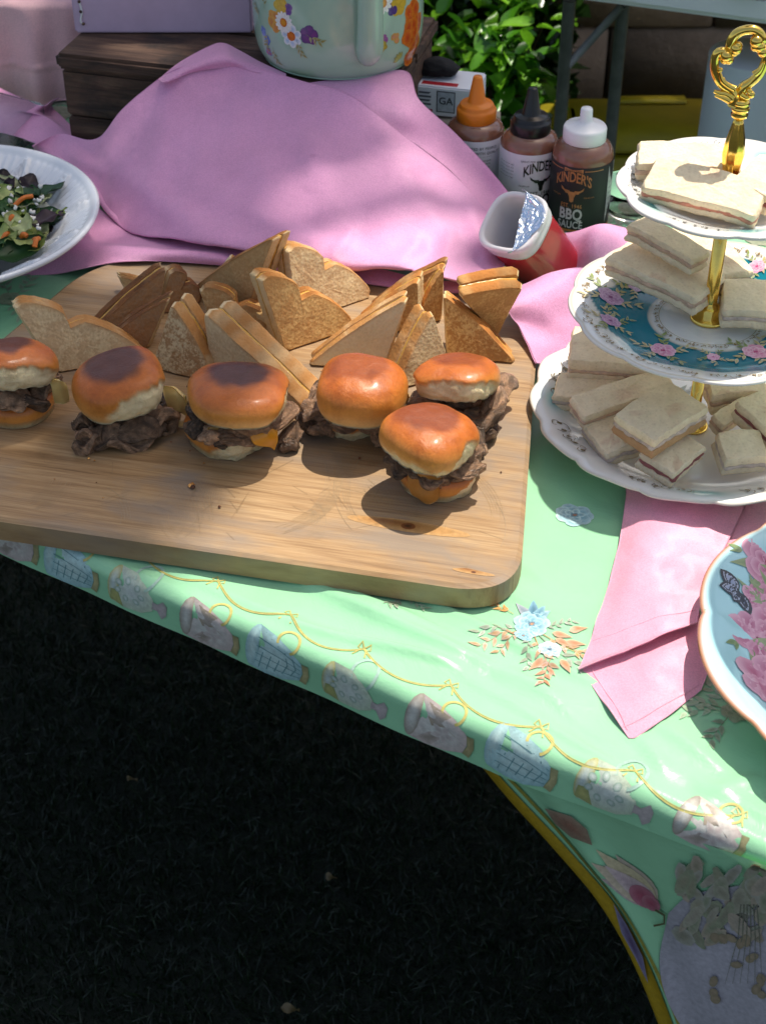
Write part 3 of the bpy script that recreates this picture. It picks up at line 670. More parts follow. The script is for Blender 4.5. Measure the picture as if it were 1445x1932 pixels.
TL = [
 ('pale toasted sandwich quarter with a notched golden crust, farthest left on the board', ((108, 703), (280, 674), (24, 574)), dict(tilt=74, crust=1, lobes=True, amount=.4, tone='pale', th=.021)),
 ('dark brown sandwich quarter with a long slanting crust, behind another dark quarter', ((176, 628), (296, 600), (314, 506)), dict(tilt=80, crust=2, amount=.5, tone='dark', th=.016)),
 ('dark speckled sandwich quarter just right of the pale notched one', ((196, 648), (277, 656), (320, 562)), dict(tilt=78, crust=2, amount=.55, tone='dark', th=.014)),
 ('burnt-edged sandwich quarter showing only a pale tip at the back left of the pile', ((252, 566), (325, 560), (224, 522)), dict(tilt=70, crust=1, amount=.3, tone='brown', th=.014)),
 ('very dark sandwich quarter with curled crust behind the dark brown group', ((300, 592), (372, 578), (322, 514)), dict(tilt=74, crust=1, lobes=True, amount=.6, tone='dark', th=.018)),
 ('large pale sandwich quarter standing tallest against the pink drape', ((352, 552), (464, 592), (517, 446)), dict(tilt=82, crust=2, amount=.35, tone='brown', th=.020)),
 ('small pale sandwich quarter standing in front of the tallest one', ((383, 566), (474, 574), (432, 496)), dict(tilt=80, crust=1, amount=.3, tone='pale', th=.018)),
 ('dark brown sandwich quarter with a two-humped glossy crust in the middle of the pile', ((405, 630), (534, 636), (376, 546)), dict(tilt=72, crust=1, lobes=True, amount=.5, tone='brown', th=.020)),
 ('sandwich quarter with a mottled toasted face and upright point behind the two left middle sliders', ((286, 694), (408, 724), (324, 572)), dict(tilt=80, crust=1, amount=.75, tone='pale', th=.024)),
 ('sandwich quarter turned edge-on with a long bright golden crust strip', ((398, 706), (588, 788), (384, 588)), dict(tilt=86, crust=1, amount=.3, tone='pale', th=.027)),
 ('golden sandwich quarter with notched orange crust at the centre of the pile', ((540, 663), (672, 618), (493, 524)), dict(tilt=76, crust=1, lobes=True, amount=.55, tone='gold', th=.020)),
 ('pale sandwich quarter with two rounded crust humps behind the golden notched one', ((562, 606), (706, 560), (544, 468)), dict(tilt=72, crust=1, lobes=True, amount=.45, tone='pale', th=.022)),
 ('smooth pale sandwich quarter with long slanting crust behind the round glossy slider', ((580, 688), (724, 694), (768, 562)), dict(tilt=78, crust=2, amount=.12, tone='pale', th=.020)),
 ('dark crusted sandwich quarter rearmost in the right cluster', ((692, 588), (806, 596), (838, 501)), dict(tilt=80, crust=2, amount=.7, tone='brown', th=.020)),
 ('brown sandwich quarter with yellow cheese showing in its cut edge', ((668, 618), (788, 628), (788, 530)), dict(tilt=84, crust=2, amount=.7, tone='gold', th=.020)),
 ('narrow sandwich quarter wedged upright beside the cheese-edged one', ((784, 612), (832, 604), (836, 508)), dict(tilt=84, crust=2, amount=.7, tone='gold', th=.014)),
 ('small pale sandwich quarter with upright point behind the top right slider', ((748, 735), (854, 704), (816, 590)), dict(tilt=78, crust=2, amount=.35, tone='pale', th=.022)),
 ('broad toasted sandwich quarter with a brown curved crust, right end of the pile', ((846, 674), (972, 684), (836, 556)), dict(tilt=74, crust=1, amount=.8, tone='gold', th=.020)),
 ('sandwich quarter tipped point down under the pink napkin at the right end', ((868, 558, .058), (986, 542, .056), (938, 634, .001)), dict(crust=0, amount=.55, tone='gold', th=.018)),
 ('sandwich quarter lying flat among the middle of the pile', ((464, 580, .020), (548, 560, .030), (520, 612, .020)), dict(crust=0, amount=.3, tone='gold', th=.016)),
]
for i, (lb, c3, kw) in enumerate(TL): toast(lb, c3, seed=10 + i * 7, **kw)

# ------------------------------------------------------------------ sliders
def bun_mat():
    m, nt, b = new_mat('glazed_bun'); a = nd(nt, 'ShaderNodeVertexColor', layer_name='Col'); co = coords(nt)
    k = mixc(nt, a.outputs[0], ramp(nt, tnoise(nt, co, 48, 6, .65), [(.28, (.68, .58, .5)), (.5, (1, 1, 1)), (.75, (1.12, 1.14, 1.16))]), 1.0, 'MULTIPLY')
    k = mixc(nt, k, ramp(nt, tnoise(nt, co, 420, 4), [(.3, (.85, .82, .8)), (.55, (1, 1, 1))]), .6, 'MULTIPLY')
    lk(nt, k, b.inputs['Base Color']); r = nd(nt, 'ShaderNodeMapRange'); r.inputs[1].default_value = 0; r.inputs[2].default_value = 1; r.inputs[3].default_value = .44; r.inputs[4].default_value = .85
    rn = nd(nt, 'ShaderNodeMath', operation='MULTIPLY_ADD'); lk(nt, tnoise(nt, co, 110, 4, .7), rn.inputs[0]); rn.inputs[1].default_value = .5; rn.inputs[2].default_value = -.28; ra = nd(nt, 'ShaderNodeMath', operation='ADD'); lk(nt, a.outputs[1], r.inputs[0]); lk(nt, r.outputs[0], ra.inputs[0]); lk(nt, rn.outputs[0], ra.inputs[1]); lk(nt, ra.outputs[0], b.inputs['Roughness']); b.inputs['Specular IOR Level'].default_value = .38; b.inputs['Coat Roughness'].default_value = .22; cw = nd(nt, 'ShaderNodeMapRange'); cw.inputs[3].default_value = .22; cw.inputs[4].default_value = 0; lk(nt, a.outputs[1], cw.inputs[0]); lk(nt, cw.outputs[0], b.inputs['Coat Weight'])
    b.inputs['Subsurface Weight'].default_value = .12; b.inputs['Subsurface Radius'].default_value = (.008, .004, .002); b.inputs['Subsurface Scale'].default_value = .4
    h = tnoise(nt, co, 480, 5, .7); mm_ = nd(nt, 'ShaderNodeMath', operation='MULTIPLY'); ad = nd(nt, 'ShaderNodeMath', operation='MULTIPLY_ADD'); ad.inputs[1].default_value = 1.2; ad.inputs[2].default_value = .12; lk(nt, a.outputs[1], ad.inputs[0]); lk(nt, h, mm_.inputs[0]); lk(nt, ad.outputs[0], mm_.inputs[1])
    p = bump(nt, b, mm_.outputs[0], .8, .0016); wv = nd(nt, 'ShaderNodeMapping'); wv.inputs[3].default_value = (1, 1, .35); lk(nt, co, wv.inputs[0]); bump(nt, b, tnoise(nt, wv.outputs[0], 130, 6, .72, .6), .5, .0018, p); return m
M_bun = bun_mat()
def meat_mat():
    m, nt, b = new_mat('seared_beef'); a = nd(nt, 'ShaderNodeVertexColor', layer_name='Col'); co = coords(nt)
    k = mixc(nt, a.outputs[0], ramp(nt, tnoise(nt, co, 160, 7, .7, .8), [(.3, (1.0, .86, .70)), (.52, (2.4, 2.1, 1.75)), (.75, (4.6, 4.0, 3.3))]), 1.0, 'MULTIPLY'); lk(nt, k, b.inputs['Base Color'])
    st = nd(nt, 'ShaderNodeMapping'); st.inputs[3].default_value = (1, 4, 3); lk(nt, co, st.inputs[0]); b.inputs['Roughness'].default_value = .25; b.inputs['Specular IOR Level'].default_value = .7
    p = bump(nt, b, tnoise(nt, st.outputs[0], 190, 6, .7, 1.2), .9, .003); bump(nt, b, tnoise(nt, co, 700, 3), .4, .0006, p); return m
M_meat = meat_mat()
def frame(tx, ty, yaw=0):
    """small tilt about x (tx) and y (ty), then yaw"""
    return np.array((Matrix.Rotation(yaw, 3, 'Z') @ Matrix.Rotation(tx, 3, 'X') @ Matrix.Rotation(ty, 3, 'Y')))
def bun(name, root, c, R, b, A, torn, seed, lit=1.0, char=.5, charoff=(0, 0), under=.62, top=True, pale=0.0, dk=(.070, .018, .012)):
    """torn: list of (azimuth deg, half width deg, height share)"""
    nu, nv = 96, 46; V, C_ = [], []
    dark = np.array(dk); mid = np.array([.48, .122, .012]); side = np.array([.63, .25, .045]); low = np.array([.76, .48, .20]); cr_ = np.array([.93, .76, .45])
    for i in range(nu):
        th = 2 * PI * i / nu
        for j in range(nv):
            s = j / (nv - 1)
            if s < .8:
                t = s / .8 * rad(128); r = abs(math.sin(t)) ** .78; z = math.copysign(abs(math.cos(t)) ** .82, math.cos(t)); z = max(z, -under)
            else: r = .9 * (1 - (s - .8) / .2) if True else 0; z = -under
            if s < .8: r = max(r, 0); 
            k = 1 + .035 * math.cos(4 * th + seed) + .03 * math.sin(3 * th + seed * 2) + .02 * math.sin(2 * th + seed)
            p = np.array([R * r * k * math.cos(th), R * r * k * math.sin(th), b * z])
            if top and r < .5: p[2] -= b * .06 * (1 - (r / .5) ** 2)
            tw = 0.0; tz = 0.0
            for (az_, hw, hs) in torn:
                da = abs((math.degrees(th) - az_ + 180) % 360 - 180)
                w = float(sstep(hw * 1.1, hw * .75, da)); zz = hs * (1 - .75 * (da / hw) ** 2) + .10 * nz((math.cos(th), math.sin(th), seed), 7, seed)
                tz = max(tz, w * float(sstep(zz + .12, zz - .05, (z + under) / (1 + under))) if r > .5 else 0)
            n1 = nz(p, 26, seed); n2 = nz(p, 90, seed)
            p = p * (1 + .022 * n1) + np.array([0, 0, .0007 * n2])
            if tz > 0:
                p[:2] *= (1 - .07 * tz); p += tz * .0014 * np.array([nz(p, 210, 3), nz(p, 210, 5), nz(p, 210, 8)])
            # baked colour
            pr = np.hypot(p[0] / R - charoff[0], p[1] / R - charoff[1]); h01 = (z + under) / (1 + under)
            col = mix(low, side, float(sstep(.05, .42, h01 + .09 * n1))); col = mix(col, mid, float(sstep(.38, .84, h01 + .09 * n1)))
            if top and z > 0: col = mix(col, dark, char * float(sstep(.80, .54, pr + .16 * n1 + .09 * n2)))
            if pale: col = mix(col, cr_, pale)
            if (s >= .8) or (r < .93 and z <= -under + .02): tz = 1.0
            rim = float(sstep(.16, .02, h01)) * .6 if s < .8 else 1
            col = mix(col, cr_ * (.9 + .12 * n2), max(tz, rim * .7)); V.append(np.asarray(c) + A @ p); C_.append((*col, max(tz, rim * .5)))
    return obj(name, V, grid_faces(nu, nv, cu=True), M_bun, root, np.array(C_))
def blob(name, root, c, a, b, h, yaw, seed, col=None, mat=None, pitch=0.0, amp=.26, sub=4, fold=.42):
    bm = bmesh.new(); bmesh.ops.create_icosphere(bm, subdivisions=sub, radius=1); V, C_ = [], []; R = frame(pitch, 0, yaw); base = lin(col or '#4a2c22')
    if mat is None: base = base.mean() * np.array([1.62, 1.08, .75])
    for v in bm.verts:
        p = np.array(v.co); n = nz(p, 1.3, seed) * amp + nz(p, 3.1, seed) * amp * .55 + nz(p, 7, seed) * amp * .22
        q = p * (1 + n); q = q * [a, b, h]; q[2] += fold * h * math.sin(q[0] / a * 3 + seed) + fold * h * .8 * math.sin(q[1] / b * 4 + seed * 2)
        V.append(np.asarray(c) + R @ q); C_.append(base * (1 + .9 * nz(p, 2.4, seed + 5)) + np.array([.03, .021, .015]) * max(0, nz(p, 4, seed + 8)) * 3)
    f = [[q.index for q in p.verts] for p in bm.faces]; bm.free()
    return obj(name, V, f, mat or M_meat, root, np.clip(np.array(C_), .004, 1))
def drape(name, root, net, th, col, mat=M_cheese, nu=22, nv=18, seed=1, amp=.0012, plane=None):
    """net: rows of (px, py, height over the board)"""
    g = surf([[P(x, y, BZ + h) for x, y, h in r] for r in net], nu, nv)
    for i in range(nu):
        for j in range(nv): g[i, j] += amp * np.array([nz(g[i, j], 90, seed), nz(g[i, j], 90, seed + 4), nz(g[i, j], 90, seed + 7)])
    v, f = sheet(g, th); return obj(name, v, f, mat, root, np.tile(lin(col), (len(v), 1)))
SL = 'sliders with beef and cheese on the board'
def slider(label, base, Rb, top, ht, R, b, tilt, torn, seed, char, charoff=(0, 0), bot=True, btorn=(), hb=.012, n=7, mcol='#4a2c22', scale=1.0, spread=.8):
    bc = P(*base, BZ); root = empty('slider', bc, label, 'slider', SL)
    if bot: bun('bottom_bun', root, bc + [0, 0, hb * .95], Rb, hb, frame(0, 0, seed) @ np.diag([1, 1, -1]) if False else frame(0, 0, 0), btorn, seed + 3, top=False, under=.9)
    R_ = random.Random(seed)
    for k in range(n):
        a = 2 * PI * k / n + R_.uniform(-.3, .3); rr_ = Rb * spread * R_.uniform(.75, 1.1)
        blob('beef_slice', root, bc + [rr_ * math.cos(a), rr_ * math.sin(a), (hb * 1.75 if bot else .010) + R_.uniform(0, .007)], .017 * scale * R_.uniform(.8, 1.25), .012 * scale * R_.uniform(.8, 1.2), .0055 * R_.uniform(.8, 1.3), a + R_.uniform(.6, 2.2), seed * 9 + k, R_.choice([mcol, '#5e3d31', '#3a211b', '#6a4a3e']), pitch=R_.uniform(-.5, .5))
    blob('beef_slice', root, bc + [0, 0, hb * 1.8], Rb * .75, Rb * .75, .008, 0, seed + 70, mcol)
    tc = P(*top, BZ + ht); bun('top_bun', root, tc, R, b, frame(*tilt), torn, seed, char=char, charoff=charoff, dk=(.070, .018, .012) if char > .8 else (.13, .022, .008))
    return root, bc
r1, c1 = slider('slider with charred bun cut off by the left edge of the photo', (36, 772), .032, (28, 688), .050, .033, .018, (rad(-12), rad(3)), [(-75, 80, .62)], 1, .9, (-.25, .15), n=7)
drape('cheese', r1, [[(92, 712, .040), (112, 716, .040), (122, 722, .034)], [(98, 735, .030), (116, 735, .030), (130, 738, .026)], [(104, 762, .014), (120, 760, .014), (131, 756, .012)]], .002, '#dcc27c')
r2, c2 = slider('slider with a dark charred crown and a heap of beef spilling out in front', (240, 792), .030, (227, 726), .046, .037, .021, (rad(4), rad(-9)), [(-48, 58, .62)], 2, .92, (.0, .12), bot=False, n=7, hb=.008, mcol='#553a30')
for k, (x, y, h, a, b_, yw) in enumerate(((180, 815, .012, .016, .010, .9), (165, 838, .007, .011, .008, .4), (215, 812, .012, .022, .014, .2), (262, 808, .013, .024, .014, .3), (305, 785, .015, .017, .014, 1.0), (240, 828, .008, .020, .010, .1), (160, 795, .018, .010, .010, 1.3), (292, 800, .008, .018, .011, .6), (318, 795, .006, .012, .009, 1.2))):
    blob('beef_slice', r2, P(x, y, BZ + h), a, b_, .0075, yw, 300 + k, ['#6a4c40', '#5b4036', '#4c3129', '#3f2721'][k % 4], sub=4, fold=.7)
drape('cheese', r2, [[(308, 728, .034), (330, 730, .036), (350, 748, .030)], [(310, 748, .028), (335, 750, .028), (357, 768, .018)], [(318, 772, .016), (340, 778, .014), (358, 786, .004)]], .0026, '#e0c27a')
drape('onion', r2, [[(330, 792, .006), (350, 796, .004)], [(330, 804, .004), (356, 806, .003)]], .002, '#cfae74')
r3, c3 = slider('slider with a wide dark-topped bun and blackened cheesy filling', (437, 826), .0355, (452, 744), .050, .041, .0165, (rad(-5), rad(2)), [(-8, 42, .60)], 3, .95, (.0, .18), btorn=[(-75, 40, .75)], n=8, hb=.013)
for k, (x, y, h, a, b_, yw, cc) in enumerate(((372, 808, .028, .009, .007, .6, '#1c1614'), (400, 822, .026, .012, .008, .2, '#7a5a34'), (440, 822, .027, .015, .007, .1, '#4a3524'), (418, 830, .022, .009, .006, .5, '#1e1713'), (480, 812, .028, .014, .007, .3, '#5a4432'), (530, 790, .026, .020, .008, .9, '#6b4f42'), (548, 822, .010, .014, .008, 1.2, '#57392f'), (545, 838, .006, .009, .007, .4, '#4a2f27'))):
    blob('beef_slice', r3, P(x, y, BZ + h), a, b_, .006, yw, 340 + k, cc, pitch=.3)
drape('cheese', r3, [[(470, 812, .030), (500, 806, .030), (524, 812, .026)], [(474, 830, .024), (502, 826, .024), (522, 832, .016)], [(478, 838, .020), (504, 842, .014), (516, 848, .008)]], .0026, '#d08f22')
drape('cheese', r3, [[(392, 806, .034), (430, 802, .034), (470, 804, .033)], [(396, 822, .028), (430, 826, .027), (470, 822, .028)]], .002, '#a8823c')
r4, c4 = slider('slider with a tall smooth round glossy bun, standing behind the front slider', (672, 792), .0335, (682, 737), .048, .0365, .0225, (rad(-2), rad(0)), [], 4, .55, (-.1, .22), n=7, hb=.010, btorn=[(-95, 60, .5)])
for k, (x, y, h, a, b_, yw, cc) in enumerate(((596, 775, .020, .013, .010, .6, '#6e5346'), (584, 795, .010, .012, .009, .2, '#4e372d'), (610, 800, .012, .014, .010, .9, '#5a4034'), (600, 752, .020, .012, .009, 1.1, '#75594b'), (722, 818, .010, .010, .007, .3, '#6d3f30'), (740, 770, .02, .012, .008, .3, '#5a3a2e'))): blob('beef_slice', r4, P(x, y, BZ + h), a, b_, .007, yw, 380 + k, cc)
drape('cheese', r4, [[(752, 740, .034), (770, 742, .03)], [(758, 760, .022), (776, 764, .016)]], .002, '#b08a3a')
r5, c5 = slider('slider tilted back with a broad torn white underside, rear right of the group', (872, 776), .0315, (862, 714), .050, .0345, .0165, (rad(-16), rad(-2)), [(-92, 82, .60), (195, 34, .5)], 5, .6, (.05, .2), n=8, hb=.010)
for k, (x, y, h, a, b_, yw, cc) in enumerate(((905, 790, .022, .018, .012, .5, '#54332a'), (925, 776, .022, .014, .010, 1.2, '#5e3c30'), (935, 758, .026, .014, .008, 1.0, '#7a5545'), (800, 762, .024, .016, .010, .1, '#5b3e33'), (915, 812, .010, .013, .010, .9, '#45291f'), (880, 792, .018, .017, .010, .2, '#4d2d23'))): blob('beef_slice', r5, P(x, y, BZ + h), a, b_, .0075, yw, 420 + k, cc, sub=4)
r6, c6 = slider('front slider in full sun with cheese hanging over its bottom bun', (826, 905), .033, (811, 828), .050, .0362, .0195, (rad(-4), rad(8)), [(-28, 36, .62), (-115, 60, .22)], 6, .7, (-.1, .2), n=8, hb=.0125, btorn=[(-30, 45, .6)])
for k, (x, y, h, a, b_, yw, cc) in enumerate(((880, 868, .028, .015, .009, .9, '#6b3f2c'), (898, 850, .030, .011, .008, 1.1, '#7d4c34'), (862, 890, .024, .014, .008, .7, '#4a2a1c'), (840, 884, .028, .014, .009, .3, '#5c3323'), (735, 825, .020, .010, .008, .9, '#4a2a22'))): blob('beef_slice', r6, P(x, y, BZ + h), a, b_, .006, yw, 460 + k, cc, sub=4)
drape('cheese', r6, [[(768, 872, .034), (800, 878, .036), (832, 888, .034)], [(770, 900, .022), (800, 908, .022), (830, 912, .022)], [(776, 928, .010), (800, 936, .010), (828, 930, .012)], [(790, 938, .006), (808, 948, .003), (824, 942, .006)]], .0024, '#b77a34', seed=4)
drape('cheese', r6, [[(836, 876, .036), (862, 866, .036), (886, 852, .036)], [(840, 892, .030), (866, 884, .030), (884, 872, .030)]], .0022, '#b8742c', seed=9)
# fallen scraps on the board
mb = MB(); R = random.Random(21)
for k in range(34):
    x, y = (362 + R.gauss(0, 3), 918 + R.gauss(0, 2)) if k < 3 else (R.uniform(40, 960), R.uniform(690, 960)); p = P(x, y, BZ + .0006); s = R.uniform(.0004, .0013) if k > 2 else .0022
    v, f = lathe([(0, 0), (s, s * .3), (s * .7, s * .9), (0, s)], 6, p); mb.add(v, f, lin(R.choice(['#5a3420', '#8a6238', '#3d2518', '#b58a52'])))
tag(mb.obj('crumbs', M_meat), 'tiny crumbs and scraps of beef scattered on the cutting board', 'crumbs', None, 'stuff')
# ------------------------------------------------------------------ crate, lilac box, kettle
def darkwood():
    m, nt, b = new_mat('old_dark_wood'); co = coords(nt, (1, 1, 1), (0, 0, rad(15))); st = nd(nt, 'ShaderNodeMapping'); st.inputs[3].default_value = (4, 40, 40); lk(nt, co, st.inputs[0])
    g = tnoise(nt, st.outputs[0], 2.5, 8, .68, .7); k = ramp(nt, g, [(.3, (.020, .010, .007)), (.5, (.085, .044, .028)), (.68, (.17, .10, .062)), (.85, (.28, .19, .13))])
    k = mixc(nt, k, (.02, .014, .012), ramp(nt, tnoise(nt, co, 22, 5), [(.5, (0, 0, 0)), (.66, (.8, .8, .8))])); lk(nt, k, b.inputs['Base Color']); b.inputs['Roughness'].default_value = .75
    bump(nt, b, g, .9, .004); return m
M_dark = darkwood()
CA = rad(-15); cd_ = np.array([math.cos(CA), math.sin(CA), 0]); cp = np.array([-math.sin(CA), math.cos(CA), 0]); CF = np.array([-.335, 1.543, T]); CL, CW, CH = .352, .20, .118
crate = empty('wooden_crate', CF + cd_ * CL / 2 + cp * CW / 2, 'old dark wooden crate under the kettle and the pink drape', 'crate')
def cbox(name, u0, u1, w0, w1, z0, z1, bev=.0025, seed=0):
    c = CF + cd_ * (u0 + u1) / 2 + cp * (w0 + w1) / 2; v, f = box(c[0], c[1], T + .002 + z0, u1 - u0, w1 - w0, z1 - z0, CA, bev)
    v = [np.array(p) + .0008 * np.array([nz(p, 40, seed), nz(p, 40, seed + 2), nz(p, 40, seed + 5)]) for p in v]; return obj(name, v, f, M_dark, crate, smooth=False)
for k, (a, b_) in enumerate(((0, .048), (.050, .100))):
    cbox('plank', 0, CL, .000, .012, a, b_, seed=k); cbox('plank', .003, CL - .003, CW - .012, CW, a, b_, seed=k + 4)
    cbox('plank', 0, .012, .0125, CW - .0125, a, b_, seed=k + 8); cbox('plank', CL - .012, CL, .0125, CW - .0125, a, b_, seed=k + 12)
for k in range(2): cbox('plank', -.004, CL + .004, -.004 + k * .103, .098 + k * .103, .1015, CH, .004, seed=k + 20)
CT = CH + .002
M_lilac = simple('lilac_card', (.55, .40, .55), rough=.55, nscale=30, namt=.08)
bx = empty('cake_box', (-.232, 1.67, T + CT), 'lilac card box laced with white cord standing on the wooden crate', 'box')
v, f = box(-.232, 1.672, T + CT + .001, .188, .155, .11, 0, .002); obj('box_body', v, f, M_lilac, bx, smooth=False)
M_cord = simple('white_cord', (.75, .73, .74), rough=.7)
yb = 1.5935
pts = [PP(x, y, (0, yb, 0), (0, 1, 0)) for x, y in ((150, 2), (155, 22), (153, 40), (158, 45))]
v, f = tube(cr(pts, 16), .0011, 6); obj('lacing', v, f, M_cord, bx)
for x, y in ((150, 3), (153, 22), (158, 45)): v, f = lathe([(0, -.0012), (.0017, -.0006), (.0017, .0006), (0, .0012)], 8, PP(x, y, (0, yb - .0008, 0), (0, 1, 0)), np.array([[1, 0, 0], [0, 0, 1], [0, 1, 0]]).T); obj('eyelet', v, f, M_dark, bx)
KX, KY, KR = -.0455, 1.541, .0856; KZ = T + CT + .0035
def kettle_mat():
    m, nt, b = new_mat('mint_enamel'); co = coords(nt); sp = nd(nt, 'ShaderNodeSeparateXYZ'); lk(nt, co, sp.inputs[0])
    k = ramp(nt, tnoise(nt, co, 12, 3), [(.3, (.33, .50, .38)), (.7, (.38, .55, .43))]); lk(nt, k, b.inputs['Base Color']); b.inputs['Roughness'].default_value = .14; b.inputs['Coat Weight'].default_value = .4; b.inputs['Coat Roughness'].default_value = .05
    bump(nt, b, tnoise(nt, co, 25, 3), .12, .002); return m
M_enamel = kettle_mat()
ket = empty('enamel_kettle', (KX, KY, KZ), 'mint enamel kettle with painted flowers standing on the pink drape', 'kettle')
kp = [(0, 0), (.070, .0), (.0775, .002), (.0815, .007), (.0845, .016), (.0862, .03), (.0868, .05), (.086, .08), (.083, .11), (.077, .14), (.066, .165), (.05, .182), (.03, .19), (0, .192)]
v, f = lathe([tuple(q) for q in cr(kp, 60)], 96, (KX, KY, KZ)); kbody = obj('kettle_body', v, f, M_enamel, ket)
def kpt(ang, z, out=0):
    r = np.interp(z, [p[1] for p in kp[3:-1]], [p[0] for p in kp[3:-1]]) + out; return np.array([KX + r * math.sin(ang), KY - r * math.cos(ang), KZ + z])
ha = rad(20); hp = [kpt(ha, .026, -.006), kpt(ha, .030, .004), kpt(ha, .040, .009), kpt(ha, .06, .011), kpt(ha, .09, .013), kpt(ha, .12, .018), kpt(ha, .15, .035)]
v, f = tube(cr(hp, 34), np.interp(np.linspace(0, 1, 34), [0, .12, .3, .6, 1], [.007, .011, .0135, .0125, .011]), 18); obj('spout', v, f, M_enamel, ket)
v, f = lathe([(.031, .1895), (.030, .194), (.022, .199), (.008, .202), (.006, .207), (.0105, .213), (.0105, .218), (.006, .222), (0, .223)], 40, (KX, KY, KZ)); obj('lid', v, f, M_enamel, ket)
a_ = [kpt(ha + PI, .15, -.004), kpt(ha + PI, .17, .028), np.array([KX, KY, KZ + .285]) + np.array([-math.sin(ha), math.cos(ha), 0]) * .055, np.array([KX, KY, KZ + .285]) + np.array([math.sin(ha), -math.cos(ha), 0]) * .035, kpt(ha, .168, -.012)]
v, f = tube(cr(a_, 30), .0055, 10); obj('handle', v, f, M_enamel, ket)
def kmap(uv):
    z = uv[:, 1]; r = np.interp(z, [p[1] for p in kp[3:-1]], [p[0] for p in kp[3:-1]]); a = uv[:, 0] / .0865
    n = np.stack([np.sin(a), -np.cos(a), 0 * a], 1); return np.stack([KX + r * np.sin(a), KY - r * np.cos(a), KZ + z], 1), n
d = Decal()
def kk(px, py):
    dd = ray(px, py); lo = None
    for s in np.linspace(1.2, 1.9, 1400):
        p = CAM + dd * s; z = p[2] - KZ
        if np.hypot(p[0] - KX, p[1] - KY) < np.interp(z, [q[1] for q in kp[3:-1]], [q[0] for q in kp[3:-1]]): return np.array([math.atan2(p[0] - KX, -(p[1] - KY)) * .0865, z])
    return np.array([.08, .05])
M_kpaint = vcol('enamel_paint', rough=.16, coat=.4, nscale=300, namt=.2)
def daisy(px, py, r, pet, heart, n=9, seed=0):
    x, y = kk(px, py); d = Decal()
    for i in range(n): d.ell(x + .62 * r * math.cos(i * 2 * PI / n + seed), y + .62 * r * math.sin(i * 2 * PI / n + seed), r * .42, r * (.2 if n > 9 else .34), i * 2 * PI / n + seed, pet, '#f0f0ee', 12)
    d.ell(x, y, r * .42, r * .42, 0, heart, '#c8641e', 12); d.build('painted_flower', kmap, kbody, M_kpaint, base=.0004)
def blot(px, py, r, c0, c1, n=5, seed=0):
    x, y = kk(px, py); d = Decal()
    for i in range(n): d.ell(x + r * .5 * math.cos(i * 1.3 + seed), y + r * .5 * math.sin(i * 1.3 + seed), r * .62, r * .5, i + seed, c0, c1, 10, .12, i)
    d.build('painted_flower', kmap, kbody, M_kpaint, base=.0002 + .00002 * (seed % 8))
for px, py, a in ((500, 20, 1.8), (508, 60, -1.9), (515, 85, -1.3), (492, 40, 2.4), (575, 62, -.4), (560, 70, -1.2)):
    x, y = kk(px, py); sprig(d, x, y, .022, a, '#8a8a3a', 6, .3, int(px))
blot(520, 40, .011, '#c8642a', '#d99a34', 6, 1); blot(530, 10, .009, '#d9b53a', '#caa02c', 5, 2); blot(541, 16, .007, '#5d3f8c', '#7a4a9a', 4, 3)
daisy(536, 42, .0105, '#e4e0dc', '#e0a030', 14); daisy(550, 68, .0115, '#a8c4e4', '#d9762a', 7, .4); blot(583, 66, .0095, '#7a3f86', '#5d3f7c', 6, 4); blot(505, 75, .005, '#4a68b8', '#5f86cc', 6, 5); blot(508, 98, .005, '#c86a4a', '#5f78c0', 4, 6); blot(498, 58, .005, '#5878c4', '#88a4dc', 5, 7)
daisy(722, 6, .0105, '#e4e0dc', '#e0a030', 12); blot(740, 16, .007, '#5d3f8c', '#4a347c', 4, 8); blot(752, 10, .010, '#d9b53a', '#c8a838', 5, 9)
blot(722, 76, .006, '#8a4a8c', '#a868a4', 4, 10); blot(720, 88, .006, '#c0a83a', '#a8943a', 3, 11); blot(744, 74, .0065, '#d08a7a', '#c8a03a', 3, 12)
for px, py, r in ((778, 25, .014), (775, 60, .015), (783, 85, .012), (772, 105, .011), (786, 45, .012)): blot(px, py, r, '#c03a14', '#d97a20', 7, px)
for px, py, r in ((770, 62, .006), (772, 84, .006), (784, 70, .005)): blot(px, py, r, '#d9702a', '#e0942a', 3, px)
x, y = kk(752, 112)
for i in range(5): d.petal(x, y, .009, .004, 1.2 + i * .5, '#c8c06a', '#8a8a4a')
d.build('painted_sprigs', kmap, kbody, M_kpaint, base=.0003)['kind'] = 'stuff'

# ------------------------------------------------------------------ pink drape over the crate
def wave(g, amp, s, seed):
    n = normals(g); out = g.copy()
    for i in range(g.shape[0]):
        for j in range(g.shape[1]): out[i, j] += n[i, j] * amp * (nz(g[i, j], s, seed) + .5 * nz(g[i, j], s * 2.3, seed + 3))
    return out
def net3(rows): return [[P(x, y, h) for x, y, h in r] for r in rows]
def band(top, bot, ht_exp, nrow=5, sag=0.0):
    rows = []
    for t in np.linspace(0, 1, nrow): rows.append([(a[0] + (b[0] - a[0]) * t, a[1] + (b[1] - a[1]) * t, a[2] + (b[2] - a[2]) * t ** ht_exp - sag * math.sin(PI * t)) for a, b in zip(top, bot)])
    return rows
dr = empty('satin_drape', P(550, 480, 0), 'pink satin cloth draped over the crate down to the cutting board', 'drape')
top = [(60, 273, .036), (118, 253, .034), (180, 263, .046), (238, 200, .088), (325, 136, .1225), (412, 117, .128), (498, 134, .1245), (577, 157, .1235), (655, 177, .1225), (731, 232, .103), (789, 272, .086), (860, 330, .060), (918, 395, .040), (952, 470, .032)]
